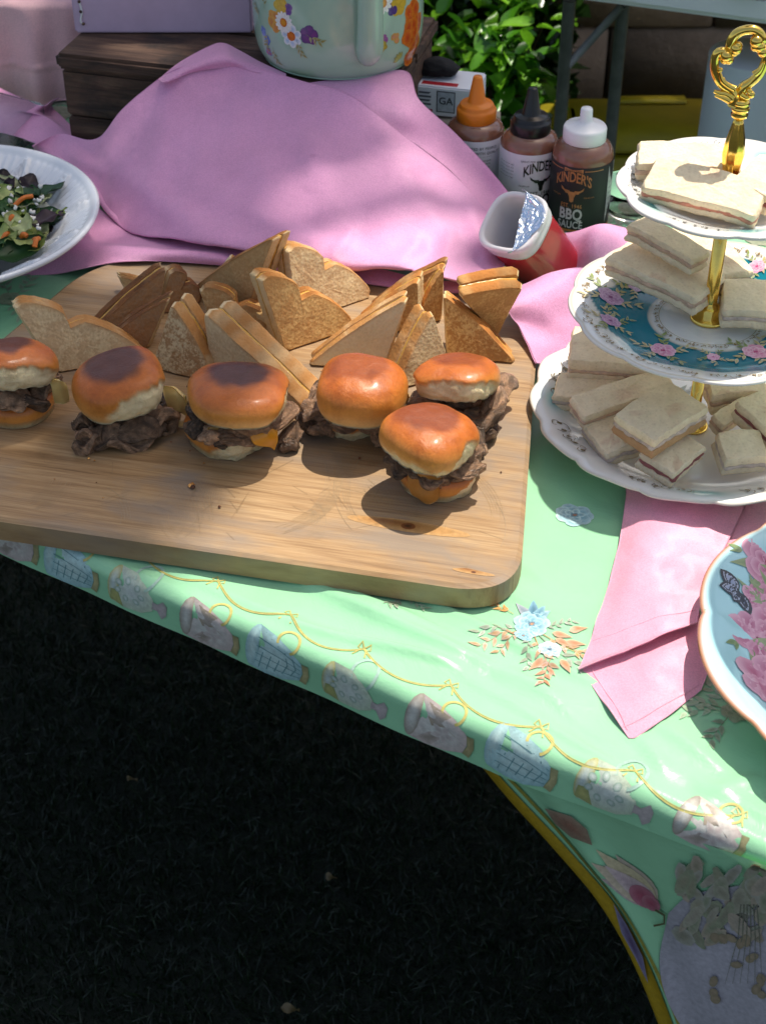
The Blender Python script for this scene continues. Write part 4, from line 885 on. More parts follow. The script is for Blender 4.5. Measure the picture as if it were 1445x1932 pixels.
bot = [(68, 280, .024), (118, 304, .022), (180, 371, .022), (214, 410, .022), (256, 440, .026), (345, 452, .040), (440, 466, .045), (520, 480, .048), (580, 484, .049), (652, 503, .046), (735, 503, .050), (815, 520, .046), (890, 536, .042), (948, 541, .036)]
rows = band(top, bot, .85, 6)
under = [(x, y - 6 - 10 * (i > 3), max(.024, h - .012)) for i, (x, y, h) in enumerate(bot)]; rows.append(under); rows.append([(x, y - 24 - 14 * (i > 3), max(.020, h - .018)) for i, (x, y, h) in enumerate(bot)])
g = wave(surf(net3(rows), 110, 190), .0034, 12, 3); g = wave(g, .0007, 42, 6)
def ridge(g, lines):
    v = g.reshape(-1, 3) - CAM; z = v @ _F; X = (722.5 + FPX * (v @ _X) / z).reshape(g.shape[:2]); Y = (966 - FPX * (v @ _U) / z).reshape(g.shape[:2]); n = normals(g); n *= np.sign(n[:, :, 2:].mean()); out = g.copy()
    for (a, b, c, d_, h, w) in lines:
        t = np.clip(((X - a) * (c - a) + (Y - b) * (d_ - b)) / ((c - a) ** 2 + (d_ - b) ** 2), 0, 1); bow = 14 * np.sin(PI * t)
        q = np.hypot(X - a - t * (c - a) + bow * (d_ - b) / 300, Y - b - t * (d_ - b) - bow * (c - a) / 300); out += n * (h * np.exp(-(q / w) ** 2) * np.sin(PI * np.clip(t, .03, .97)) ** .6)[:, :, None]
    return out
g = ridge(g, [(560, 170, 660, 470, .004, 30), (700, 230, 900, 500, .004, 26), (190, 280, 420, 455, .005, 26), (330, 150, 300, 400, .003, 24), (430, 380, 690, 480, .003, 16), (620, 495, 670, 430, .004, 14), (740, 505, 800, 440, .003, 16), (820, 520, 850, 430, .003, 14), (880, 380, 930, 510, .005, 18), (480, 150, 430, 300, .0025, 22), (120, 280, 210, 330, .004, 14)])
v, f = sheet(g, .0012); obj('drape_front', v, f, M_pink, dr)
# back hump, right overlap, and the layer gathered behind the board
hump = [[(300, 150, .118), (340, 118, .126), (395, 88, .134), (422, 82, .136), (452, 96, .131), (492, 118, .126), (540, 140, .124)], [(308, 156, .119), (350, 132, .127), (400, 112, .134), (430, 108, .135), (458, 114, .131), (496, 128, .126), (540, 146, .124)], [(325, 150, .1215), (372, 134, .124), (420, 128, .125), (450, 128, .125), (480, 136, .124), (510, 142, .123), (545, 152, .123)]]
v, f = sheet(surf(net3(hump), 30, 70), .0012); obj('drape_fold', v, f, M_pink, dr)
outer = [(700, 140, .1225), (768, 137, .1225), (790, 188, .112), (848, 242, .086), (905, 300, .062), (945, 346, .046), (985, 400, .030)]
inner = [(570, 160, .1215), (660, 182, .120), (735, 238, .099), (795, 280, .081), (862, 336, .056), (915, 396, .036), (950, 470, .028)]
midr = [tuple(np.array(a) * .5 + np.array(b) * .5 + [0, 0, .004 * math.sin(i)]) for i, (a, b) in enumerate(zip(outer, inner))]
v, f = sheet(wave(surf(net3([outer, midr, inner]), 36, 90), .0015, 14, 8), .0012); obj('drape_fold', v, f, M_pink, dr)
lay = [[(90, 320, .010), (180, 385, .016), (250, 440, .020), (400, 462, .026), (560, 488, .030), (700, 505, .031), (850, 530, .031), (960, 500, .028)],
       [(70, 400, .008), (150, 440, .014), (240, 460, .026), (400, 474, .030), (560, 500, .029), (700, 520, .029), (850, 543, .029), (955, 530, .028)],
       [(55, 455, .008), (140, 463, .026), (240, 468, .035), (390, 482, .034), (520, 506, .029), (700, 530, .0275), (830, 549, .027), (952, 545, .0265)],
       [(35, 518, .002), (110, 517, .003), (215, 495, .027), (330, 494, .0275), (470, 505, .0265), (700, 537, .026), (830, 552, .026), (955, 551, .026)]]
v, f = sheet(wave(surf(net3(lay), 60, 160), .0018, 20, 5), .0012); obj('drape_layer', v, f, M_pink, dr)
st = [[(-60, 130, .03), (0, 166, .03), (40, 186, .036), (78, 200, .040), (98, 190, .030), (112, 184, .026)], [(-60, 175, .03), (-5, 205, .034), (40, 208, .040), (70, 214, .036), (90, 214, .022), (100, 204, .018)], [(-60, 215, .028), (0, 232, .030), (60, 220, .034), (100, 232, .030), (130, 250, .024), (160, 262, .018)], [(-60, 240, .024), (10, 252, .024), (60, 268, .024), (110, 292, .020), (140, 300, .014), (170, 305, .008)]]
pk = obj('satin_strip', *sheet(wave(surf(net3(st), 44, 60), .0015, 18, 2), .0012), M_pink); tag(pk, 'twisted strip of pink satin behind the salad bowl at the left edge', 'cloth')

# crumpled pink napkins behind and beside the tiered stand
def napkin(name, label, net, seed, amp=.0016, mat=None):
    v, f = sheet(wave(surf(net3(net), 56, 56), amp, 22, seed), .0012); return tag(obj(name, v, f, mat or M_pink), label, 'napkin', 'pink satin napkins around the stand')
napkin('satin_napkin', 'crumpled pink napkin bunched in front of the black-labelled sauce bottle', [[(1000, 430, .004), (1070, 440, .030), (1130, 422, .046), (1182, 432, .030), (1240, 440, .006)], [(1030, 470, .006), (1085, 458, .034), (1126, 438, .050), (1180, 462, .036), (1232, 485, .006)], [(1040, 515, .006), (1078, 500, .018), (1122, 482, .036), (1172, 512, .020), (1212, 540, .003)], [(1050, 560, .003), (1090, 545, .006), (1130, 540, .006), (1170, 562, .003), (1210, 585, .002)]], 3)
napkin('satin_napkin', 'pink napkin folded into a loose peak between cutting board and tiered stand', [[(986, 536, .040), (1045, 512, .056), (1100, 504, .058), (1160, 520, .030)], [(956, 573, .050), (1004, 566, .052), (1072, 566, .044), (1132, 582, .018)], [(976, 618, .034), (1016, 622, .030), (1072, 640, .022), (1122, 662, .006)], [(1012, 684, .0275), (1032, 690, .014), (1062, 706, .004), (1102, 732, .002)]], 9, .0025)
M_pink2 = satin('rose_pink_satin', (.86, .38, .50), .42)
nap = empty('satin_napkin', P(1230, 1150, 0), 'bright pink napkin with stitched hems hanging from under the tiered stand', 'napkin', 'pink satin napkins around the stand')
nb = [[(1168, 862, .003), (1250, 860, .003), (1330, 860, .003), (1418, 868, .003)], [(1174, 905, .005), (1250, 912, .006), (1330, 914, .006), (1412, 915, .005)], [(1180, 940, .009), (1250, 945, .013), (1330, 948, .012), (1404, 955, .008)], [(1162, 1050, .006), (1222, 1045, .016), (1290, 1045, .012), (1360, 1048, .006)], [(1130, 1155, .006), (1192, 1142, .013), (1262, 1125, .015), (1326, 1122, .007)], [(1092, 1262, .007), (1150, 1238, .013), (1232, 1204, .018), (1314, 1176, .011)]]
gb = wave(surf(net3(nb), 70, 56), .0030, 26, 6); v, f = sheet(gb, .0013); obj('napkin_body', v, f, M_pink2, nap)
nc = [[(1098, 1252, .003), (1150, 1225, .004), (1230, 1190, .004), (1318, 1150, .003)], [(1100, 1268, .003), (1170, 1258, .006), (1250, 1230, .008), (1326, 1210, .004)], [(1148, 1340, .003), (1200, 1315, .006), (1270, 1282, .006), (1334, 1262, .003)], [(1186, 1392, .002), (1205, 1388, .0025), (1262, 1350, .0025), (1322, 1302, .002)]]
gc = wave(surf(net3(nc), 50, 50), .0022, 32, 8); v, f = sheet(gc, .0013); obj('napkin_corner', v, f, M_pink2, nap)
def seam(g, pts, name='hem_seam'):
    q = [g[int(a * (g.shape[0] - 1)), int(b * (g.shape[1] - 1))] + np.array([0, 0, .0006]) for a, b in pts]; v, f = tube(cr(q, 40), .00055, 5); obj(name, v, f, M_pink2, nap)
seam(gb, [(.90, t) for t in np.linspace(.02, .98, 12)]); seam(gc, [(t, .10) for t in np.linspace(.1, .92, 10)]); seam(gc, [(.88, t) for t in np.linspace(.05, .95, 10)])
seam(gb, [(1, t) for t in np.linspace(0, 1, 12)])
napkin('satin_napkin', 'edge of a pink napkin between the stand and the blue plate', [[(1385, 930, .003), (1430, 925, .008), (1480, 930, .004)], [(1372, 985, .003), (1420, 970, .006), (1480, 975, .004)], [(1350, 1045, .002), (1400, 1020, .004), (1480, 1010, .003)]], 15, .001, M_pink2)
# ------------------------------------------------------------------ sauce bottles
M_sauce = simple('sauce_in_clear_bottle', (.22, .095, .06), rough=.22, spec=.5, nscale=30, namt=.2, coat=.6)
M_capw = simple('white_cap', (.82, .82, .84), rough=.3); M_capo = simple('orange_cap', (.72, .20, .012), rough=.4, bscale=250, bstr=.1); M_capb = simple('black_cap', (.012, .012, .013), rough=.28)
M_lblw = simple('white_label', (.66, .63, .68), rough=.45); M_lblk = simple('black_label', (.016, .015, .016), rough=.5)
SAUCE = 'barbecue sauce bottles behind the drape'
def bottle(label, px, py, kind, turn=0.0):
    BR_, H = {'black': (.0302, .080), 'white': (.0290, .0735), 'orange': (.0285, .072)}[kind]; c = P(px, py, 0); c = np.array([c[0], c[1] + BR_, T + .0022]); root = empty('sauce_bottle', c, label, 'bottle', SAUCE)
    prof = [(0, 0), (BR_ - .004, 0), (BR_ - .0008, .003), (BR_, .008), (BR_, H - .012), (.0292, H - .004), (.0262, H + .002), (.0215, H + .005), (.0185, H + .0065), (.0185, H + .016), (0, H + .016)]
    v, f = lathe(prof, 64, c); obj('bottle_body', v, f, M_sauce, root)
    lz0, lz1 = .0015, (.069 if kind == 'black' else .0665); ml = M_lblk if kind == 'black' else M_lblw; v, f = lathe([(BR_ + .0003, lz0), (BR_ + .0005, lz0 + .0004), (BR_ + .0005, lz1 - .0004), (BR_ + .0003, lz1)], 72, c, cap=False); lab = obj('label', v, f, ml, root)
    cz = c + [0, 0, H + .0055]
    if kind == 'black':
        v, f = lathe([(.0205, 0), (.0212, .001), (.0212, .0125), (.0205, .014), (.0195, .0150), (.0075, .0185), (.0062, .021), (.0058, .031), (.0050, .0325), (0, .0327)], 48, cz); obj('cap', v, f, M_capw, root)
    else:
        mc = M_capo if kind == 'orange' else M_capb; rb = (lambda t, z: 1 + (.012 * math.cos(30 * t) if .001 < z < .013 else 0)) if kind == 'white' else None
        v, f = lathe([(.0195, 0), (.0202, .001), (.0202, .011), (.0190, .013), (.0172, .0138), (.0172, .0165), (.0160, .0178), (.0100, .0186), (.0090, .020), (.0048, .044), (.0042, .0455), (0, .0458)], 60, cz, rmod=rb); obj('cap', v, f, mc, root)
    def bm_(uv):
        a = uv[:, 0] / BR_ + turn; n = np.stack([np.sin(a), -np.cos(a), 0 * a], 1); return np.concatenate([c[:2] + n[:, :2] * (BR_ + .0006), (c[2] + uv[:, 1])[:, None]], 1), n
    def word(s, x, z, size, col, bold=.012, sx=1.0, sp=1.0, arch=0.0):
        v, f = text2d(s, size, bold, sx, sp, size * .4)
        if arch: v = np.stack([v[:, 0], v[:, 1] + arch * (1 - (v[:, 0] / (np.abs(v[:, 0]).max())) ** 2)], 1)
        d = Decal(); d.tri(v + [x, z], f, col); d.build('lettering', bm_, lab, base=.0002)
    def skull(x, z, s, col):
        d = Decal(); d.poly(np.array([(-.30, .30), (.30, .30), (.36, .12), (.20, -.25), (.17, -.62), (0, -.72), (-.17, -.62), (-.20, -.25), (-.36, .12)]) * s + [x, z], col)
        for k in (-1, 1): d.poly(np.array([(k * .22, .26), (k * .62, .22), (k * .95, .42), (k * 1.05, .75), (k * .86, .52), (k * .55, .42), (k * .22, .42)]) * s + [x, z], col, cen=np.array([k * .55, .33]) * s + [x, z]); d.petal(x + k * .3 * s, z + .18 * s, .35 * s, .14 * s, 0 if k > 0 else PI, col)
        d.build('bull_skull_emblem', bm_, lab, base=.0002)
    if kind in ('black', 'white'):
        ink = '#b8784a' if kind == 'black' else '#151515'; ink2 = '#c9bfc4' if kind == 'black' else '#1a1a1a'
        if kind == 'black':
            d = Decal(); d.poly([(-.0095, .0638), (.0095, .0638), (.0095, .0676), (-.0095, .0676)], ink)
            for k in (-1, 1): d.stroke(np.stack([k * np.linspace(.011, .030, 14), np.full(14, .0657)], 1), .0008, ink)
            d.build('label_band', bm_, lab, base=.0002); word('GOLD LABEL', 0, .0646, .0027, '#2a1a12', .01, 1.05, 1.05)
        else: word('GREAT FOR BBQ, GLAZE, DIPPING', 0, .0590, .0027, ink, .004, .95, 1.1)
        dz = 0 if kind == 'black' else -.0045
        word("KINDER'S", 0, .0475 + dz, .0150, ink, .02, .60, .98, arch=.0066); skull(0, .0400 + dz, .0112, ink)
        word('PREMIUM', -.0170, .0370 + dz, .0022, ink, 0, 1, 1.2); word('QUALITY', .0170, .0370 + dz, .0022, ink, 0, 1, 1.2)
        word('EST. 1946', 0, .0262 + dz * .7, .0060, ink, .015, .80, 1.1); word('BBQ', 0, .0138 + dz * .4, .0160, ink2, .03, .74, 1.02); word('SAUCE', 0, .0042, .0108, ink2, .02, .74, 1.05)
        if kind == 'black':
            d = Decal(); d.stroke(np.stack([np.linspace(-.05, .05, 60), np.full(60, .0014)], 1), .0022, '#c07a34')
            d.join(Decal().poly([(.0385, .006), (.0560, .006), (.0560, .066), (.0385, .066)], '#b8b4b4')); d.build('label_band', bm_, lab, base=.00015)
            for k in range(9): word('Nutrition Facts', .0472, .060 - k * .006, .0022, '#222222', 0)
        else:
            for k in range(5): word('smoky sweet sauce for meats', -.038, .054 - k * .0035, .0016, ink, 0)
    else:
        word('CRAFTED BY PEOPLE', 0, .0570, .0038, '#3a3a40', .012, .95, 1.1); word('OBSESSED WITH QUALITY', 0, .0520, .0038, '#3a3a40', .012, .95, 1.1)
        word('- - - - - - - - - - - -', 0, .0485, .0036, '#3a3a40', .0, 1)
        for k in range(6): word(('Our family believes good', 'meals are worth making', 'with simple ingredients', 'slow smoke and a little', 'sweetness for the grill', 'and friends at the table')[k], .0, .0445 - k * .0034, .0024, '#4a4a50', .006)
    return root
bottle('black labelled barbecue sauce bottle with white flip cap', 1094, 442, 'black', rad(-22))
bottle('white labelled barbecue sauce bottle with black cone cap', 995, 412, 'white', rad(22))
bottle('white labelled sauce bottle with orange cone cap beside the drape', 895, 384, 'orange', rad(6))

# ------------------------------------------------------------------ tipped red tub with a torn foil seal
M_redtub = simple('red_plastic', (.50, .018, .03), rough=.25, coat=.3, nscale=30, namt=.12); M_tubw = simple('milky_plastic', (.72, .70, .72), rough=.35, sub=.1)
def foil_mat():
    m, nt, b = new_mat('crinkled_foil'); co = coords(nt); b.inputs['Metallic'].default_value = 1; b.inputs['Roughness'].default_value = .2; b.inputs['Base Color'].default_value = (.72, .80, .92, 1)
    bump(nt, b, tnoise(nt, co, 75, 3, .55, 1.5), .55, .006); return m
ta = np.array([-.48, -.40, .78]); ta /= np.linalg.norm(ta); tx = np.cross([0, 0, 1.0], ta); tx /= np.linalg.norm(tx); tx = -tx if tx[0] < 0 else tx; ty = np.cross(ta, tx)
cr_, sr_ = math.cos(rad(14)), math.sin(rad(14)); tx, ty = tx * cr_ + ty * sr_, ty * cr_ - tx * sr_
TA = np.stack([tx, ty, ta], 1); TM = P(965, 417, .080)
sq = lambda t, z=0: (abs(math.cos(t)) ** 3.2 + abs(math.sin(t)) ** 3.2) ** (-1 / 3.2)
tub = empty('sauce_tub', P(1040, 500, 0), 'red plastic tub tipped over with its foil seal half torn open', 'tub')
L = .100; b0 = TM - ta * L
v, f = lathe([(0, 0), (.022, 0), (.0245, .003), (.0265, .012), (.0278, .05), (.0280, L - .022), (.0272, L - .016)], 72, b0, TA, sq, cap=False); obj('tub_body', v, f, M_redtub, tub)
v, f = lathe([(.0272, L - .018), (.0290, L - .017), (.0296, L - .013), (.0290, L - .009), (.0300, L - .007), (.0306, L - .004), (.0300, L - .0008), (.0285, L), (.0262, L - .0006), (.0252, L - .003), (.0248, L - .02), (.0240, .02), (.021, .008), (0, .006)], 72, b0, TA, sq, cap=False); obj('tub_rim', v, f, M_tubw, tub)
V = []; nn = 40
for i in range(nn):
    for j in range(nn):
        a = -1 + 2 * i / (nn - 1); b_ = j / (nn - 1); th_ = rad(-52) + a * rad(84) * (1 if True else 0); e = .0292 * sq(th_); chord = min(e, .0085 / max(.12, math.cos((th_ - rad(-52))))) if abs(a) < 1 else e
        r = e + (chord - e) * b_; p = np.array([r * math.cos(th_ + rad(66)), r * math.sin(th_ + rad(66)), L + .0004 + .0016 * nz((a * 3, b_ * 3, 0), 2.2, 4) + .0022 * b_ * nz((a, b_, 2), 3, 8)]); V.append(b0 + TA @ p)
obj('foil_seal', V, grid_faces(nn, nn), foil_mat(), tub)
# white carton with a dark cloth on top, standing on a folded paper bag
M_card = simple('white_card', (.68, .70, .76), rough=.5); M_bag = simple('paper_bag', (.36, .31, .25), rough=.8, bscale=60, bstr=.6)
kc = np.array([.078, 1.575, T]); v, f = box(kc[0], kc[1] + .01, T + .002, .085, .075, .036, rad(-25), .006); v = [np.array(p) + .004 * np.array([nz(p, 25, 1), nz(p, 25, 2), nz(p, 25, 3)]) for p in v]
tag(obj('paper_bag', v, f, M_bag), 'folded beige paper bag under the white carton behind the bottles', 'bag')
ctn = empty('carton', (kc[0], kc[1] + .01, T + .040), 'small white carton with red stripe behind the orange capped bottle', 'carton')
KA = rad(-14); ku = np.array([math.cos(KA), math.sin(KA), 0]); kv = np.array([-math.sin(KA), math.cos(KA), 0]); kc2 = np.array([kc[0] - .004, kc[1] + .012, T + .0405]); v, f = box(*kc2, .066, .050, .033, KA, .0015); cbd = obj('carton_body', v, f, M_card, ctn, smooth=False)
fm = lambda uv: (kc2 - kv * .0251 + ku * uv[:, :1] + np.array([0, 0, 1.0]) * uv[:, 1:], np.tile(-kv, (len(uv), 1)))
tm = lambda uv: (kc2 + np.array([0, 0, .0331]) + ku * uv[:, :1] + kv * uv[:, 1:], np.tile([0, 0, 1.0], (len(uv), 1)))
d = Decal(); 
for a, b_, c, e in ((-.013, .006, .011, .034),): d.poly([(a, b_), (c, b_), (c, e), (a, e)], '#4a4e58'); d.poly([(a + .0014, b_ + .0014), (c - .0014, b_ + .0014), (c - .0014, e - .0014), (a + .0014, e - .0014)], '#aeb4c0')
d.poly([(-.037, .004), (-.018, .004), (-.018, .009), (-.037, .009)], '#a8283a')
for k in range(4): d.poly([(-.036, .014 + k * .005), (-.020 - .003 * (k % 2), .014 + k * .005), (-.020, .0165 + k * .005), (-.036, .0165 + k * .005)], '#5a5e6c')
d.poly([(.018, .004), (.037, .004), (.037, .016), (.018, .016)], '#a8283a'); v, f = text2d('GA', .013, .02); d.tri(v + [-.001, .017], f, '#3a3e48'); d.move(lambda p: p * .85); d.build('carton_print', fm, cbd, base=.0002)
d = Decal(); d.poly([(-.034, -.024), (.012, -.024), (.012, -.014), (-.034, -.014)], '#b02a34'); d.move(lambda p: p * .85); d.build('carton_print', tm, cbd, base=.0002)
M_blackcloth = simple('black_cloth', (.010, .010, .012), rough=.9, bscale=400, bstr=.6)
o = blob('dark_cloth', None, kc2 + [-.014, .010, .0420], .023, .017, .0095, KA, 77, '#050506', M_blackcloth, amp=.15, fold=.1); tag(o, 'small bundled black cloth lying on the white carton', 'cloth')
# clear dish
M_clear = simple('clear_plastic', (.95, .97, .97), rough=.04, trans=1, ior=1.3)
cdp = P(1192, 402, 0); v, f = lathe([(0, .003), (.026, .003), (.031, .012), (.034, .028), (.036, .030), (.036, .0315), (.033, .0305), (.030, .014), (.025, .0055), (0, .0055)], 48, cdp); tag(obj('clear_dish', v, f, M_clear), 'small clear plastic dish right of the black labelled bottle', 'dish')

# ------------------------------------------------------------------ plates and the tiered stand
def plate(name, c, R, root, prof, colf, rmod, thick=.003, nt=220, mat=None):
    """prof(s) height at relative radius s"""
    S = list(np.linspace(0.0015, 1, 60)); V, C_ = [], []
    for i in range(nt):
        t = 2 * PI * i / nt
        for s in S: k = 1 + (rmod(t) - 1) * s ** 4; V.append((c[0] + R * k * s * math.cos(t), c[1] + R * k * s * math.sin(t), c[2] + prof(s, t))); C_.append(colf(s, t))
        V.append((c[0] + R * rmod(t) * 1.008 * math.cos(t), c[1] + R * rmod(t) * 1.008 * math.sin(t), c[2] + prof(1, t) - thick / 2)); C_.append(colf(1, t))
        for s in S[::-4]: k = 1 + (rmod(t) - 1) * s ** 4; V.append((c[0] + R * k * s * .995 * math.cos(t), c[1] + R * k * s * .995 * math.sin(t), c[2] + prof(s, t) - thick)); C_.append(np.array([.72, .72, .72]))
    m = len(V) // nt; f = grid_faces(nt, m, cu=True); f.append([i * m for i in range(nt)]); f.append([i * m + m - 1 for i in range(nt)][::-1])
    return obj(name, V, f, mat or M_porcelain, root, np.array(C_))
def pmap(c, R, prof):
    def fn(uv):
        s = np.minimum(np.hypot(uv[:, 0], uv[:, 1]) / R, 1.03); t = np.arctan2(uv[:, 1], uv[:, 0]); z = np.array([prof(min(a, 1), b) for a, b in zip(s, t)]); e = np.array([prof(min(a + .01, 1), b) - prof(max(min(a, 1) - .01, 0), b) for a, b in zip(s, t)]) / (.02 * R)
        n = np.stack([-e * np.cos(t), -e * np.sin(t), np.ones_like(e)], 1); n /= np.linalg.norm(n, axis=1, keepdims=True); return np.stack([c[0] + uv[:, 0], c[1] + uv[:, 1], c[2] + z], 1), n
    return fn
def filigree(d, R, r0, r1, a0, a1, n, seed, col='#8a7040'):
    q = random.Random(seed)
    for k in range(n):
        a = a0 + (a1 - a0) * (k + .5) / n; r = R * (r0 + r1) / 2; s = R * (r1 - r0)
        for m in range(3):
            b = a + q.uniform(-.5, .5) * (a1 - a0) / n; ph = q.uniform(0, 6.28); t = np.linspace(0, 4.4, 9); rad_ = s * q.uniform(.12, .28) * (1 - t / 6)
            x = r * math.cos(b) + rad_ * np.cos(t + ph) + q.uniform(-.2, .2) * s; y = r * math.sin(b) + rad_ * np.sin(t + ph) + q.uniform(-.2, .2) * s; d.stroke(np.stack([x, y], 1), R * .0065, col, True)
        d.ell(r * math.cos(a), r * math.sin(a), s * .10, s * .07, a, col)
SX, SY = P(1305, 800, .012)[:2]
stand = empty('tiered_stand', (SX, SY, T + .001), 'three tier china cake stand with a gold rod and ring handle holding finger sandwiches', 'cake stand')
TEAL = np.array([.006, .19, .26]); WH = np.array([.78, .77, .74]); AQ = np.array([.03, .42, .42])
GOLDL = np.array([.42, .30, .12])
def wav(n, a, ph=0): return lambda t: 1 + a * (abs(math.cos(n * t / 2 + ph)) ** .7 - .6)
# bottom
p1 = lambda s, t=0: .0015 + .024 * float(sstep(.50, 1.0, s)) ** 1.2 + .0015 * math.cos(14 * t) * max(0, s - .7) / .3
def c1f(s, t):
    c = WH.copy()
    for a in (3.02, 4.62, 1.3, 5.9): c = mix(c, AQ, .8 * math.exp(-((t - a) / .16) ** 2) * math.exp(-((s - .86) / .07) ** 2))
    return mix(c, GOLDL, .5 * math.exp(-((s - .995) / .008) ** 2))
B1 = np.array([SX, SY, T + .008]); R1 = .131; w1 = wav(14, .040, .3)
pl1 = plate('plate', B1, R1, stand, p1, c1f, w1)
d = Decal()
for k in range(8): filigree(d, R1, .78, .96, k * .785 + .15, k * .785 + .6, 5, k, '#6f6248')
for k in range(5): sprig(d, .06 * math.cos(k * 1.26 + 2), .06 * math.sin(k * 1.26 + 2), .04, k * 1.3, '#8a8f7c', 6, .25, k)
d.build('painted_pattern', pmap(B1, R1, p1), pl1, vcol('china_paint', rough=.2, coat=.3), base=.0003)['kind'] = 'stuff'
M_china = bpy.data.materials['china_paint']
v, f = lathe([(0, -.0068), (.045, -.0068), (.048, -.004), (.046, 0.0008), (0, .0008)], 48, B1); obj('foot_ring', v, f, M_porcelain, stand, np.tile(WH, (len(v), 1)))
# middle
B2 = np.array([SX, SY, T + .110]); R2 = .1075; p2 = lambda s, t=0: .0015 + .013 * float(sstep(.55, 1.0, s)) ** 1.1; w2 = wav(12, .030, .1)
def c2f(s, t):
    edge = .80 + .04 * math.cos(6 * t + 1) + .03 * math.cos(11 * t); c = WH.copy()
    if .40 < s: c = mix(c, TEAL, float(sstep(.425, .43, s)) * float(sstep(edge + .006, edge - .006, s)))
    c = mix(c, np.array([.74, .72, .60]), .5 * math.exp(-((s - .80) / .04) ** 2) * float(sstep(edge - .01, edge + .02, s)))
    c = mix(c, GOLDL, .8 * math.exp(-((s - .418) / .008) ** 2)); return mix(c, GOLDL, .6 * math.exp(-((s - .985) / .012) ** 2))
pl2 = plate('plate', B2, R2, stand, p2, c2f, w2)
d = Decal(); filigree(d, R2, .85, .97, 0, 2 * PI, 60, 3); filigree(d, R2, .345, .41, 0, 2 * PI, 44, 5)
t = np.linspace(0, 2 * PI, 80); d.stroke(np.stack([R2 * .355 * np.cos(t), R2 * .355 * np.sin(t)], 1), .0004, '#a08a58')
PKP = ('#8a4a86', '#b47ab0', '#e0c4dc', '#7a3a70'); PKR = ('#c04a80', '#dd86ac', '#f4d0dc', '#b03a6c')
def pc(px, py, cc): q = P(px, py, cc[2] - T + .003); return q[0] - cc[0], q[1] - cc[1]
for (px, py, r, pal, s) in ((1150, 567, .0125, PKP, 1), (1200, 540, .009, PKP, 2), (1150, 612, .010, PKP, 3), (1250, 660, .012, PKR, 4), (1425, 662, .012, PKR, 5), (1345, 672, .006, PKR, 6), (1425, 515, .008, PKR, 7)):
    x, y = pc(px, py, B2)
    q = Decal()
    for k in range(5): sprig(q, x, y, r * 2.2, k * 1.26 + s, '#7d8c3c' if k % 2 else '#b8a86a', 5, .30, s * 7 + k)
    rose(q, r * .85, pal, s, x, y); q.build('painted_rose', pmap(B2, R2, p2), pl2, M_china, base=.0006)
d.build('painted_pattern', pmap(B2, R2, p2), pl2, M_china, base=.0003)['kind'] = 'stuff'
# top
B3 = np.array([SX, SY, T + .2150]); R3 = .080; p3 = lambda s, t=0: .0015 + .010 * float(sstep(.5, 1.0, s)) ** 1.1; w3 = wav(10, .045, .5)
def c3f(s, t):
    c = WH.copy()
    for a in (3.55, 4.75, 5.75, .9, 2.2): c = mix(c, AQ, .9 * math.exp(-((t - a) / .20) ** 2) * math.exp(-((s - .80) / .09) ** 2))
    return mix(c, GOLDL, .4 * math.exp(-((s - .99) / .010) ** 2))
pl3 = plate('plate', B3, R3, stand, p3, c3f, w3)
d = Decal()
for a in (3.1, 4.2, 5.2, 1.6): filigree(d, R3, .76, .97, a - .3, a + .3, 5, int(a * 10), '#6a6a68')
d.build('painted_pattern', pmap(B3, R3, p3), pl3, M_china, base=.0003)['kind'] = 'stuff'
# gold rod, collars, handle
flute = lambda n, a: (lambda t, z: 1 + a * math.cos(n * t))
v, f = lathe([(0, .0005), (.0125, .0005), (.0130, .002), (.0115, .0035), (.0062, .0042), (.0058, .010), (.0048, .0105), (.0048, .1045), (0, .1045)], 40, B1 + [0, 0, .0015]); obj('rod', v, f, M_gold, stand)
v, f = lathe([(0, .0005), (.0140, .0005), (.0143, .002), (.0130, .0038), (.0092, .0045), (.0094, .0110), (.0075, .0120), (.0055, .0145), (.0050, .016), (.0050, .1085), (0, .1085)], 60, B2 + [0, 0, .0015], rmod=lambda t, z: 1 + (.09 * abs(math.cos(4 * t)) - .05 if .004 < z < .012 else .02 * math.cos(9 * t) if z > .015 else 0)); obj('rod', v, f, M_gold, stand)
hb_ = B3 + [0, 0, .0015]; zt = HZ(SX, SY, 222) + T - hb_[2]
v, f = lathe([(0, .0005), (.0120, .0005), (.0120, .003), (.0045, .005), (.0040, zt * .12), (.0048, zt * .2), (.0078, zt * .55), (.0068, zt * .72), (.0040, zt * .93), (.0030, zt)], 60, hb_, rmod=lambda t, z: 1 + (.05 * math.cos(8 * t) if z > zt * .15 else 0)); obj('baluster', v, f, M_gold, stand)
z0 = zt; cpf = [(.0030, z0), (.0058, z0 + .001), (.0062, z0 + .003), (.0050, z0 + .0045), (.0064, z0 + .006), (.0066, z0 + .008), (.0052, z0 + .0095), (.0062, z0 + .0108), (.0058, z0 + .013), (.0040, z0 + .0145), (0, z0 + .015)]
v, f = lathe(cpf, 40, hb_); obj('collar', v, f, M_gold, stand)
def hp_(px, py, dy=0): return PP(px, py, (SX, SY + dy, 0), (0.18, 1, 0))
def gtube(pts, r, dy=0, n=28): v, f = tube(cr([hp_(x, y, dy) for x, y in pts], n), np.interp(np.linspace(0, 1, n), np.linspace(0, 1, len(r)), r), 12); obj('handle', v, f, M_gold, stand)
def gball(px, py, r, dy=0):
    c = hp_(px, py, dy); v, f = lathe([(r * math.sin(a), -r * math.cos(a)) for a in np.linspace(0, PI, 12)], 14, c, cap=False); obj('handle_bead', v, f, M_gold, stand)
gtube([(1383, 200), (1386, 185), (1380, 172), (1362, 160), (1350, 140), (1347, 118), (1353, 100), (1366, 97), (1374, 103)], [.0046, .0042, .0034, .0033, .0034, .0033, .0034, .0030, .0018])
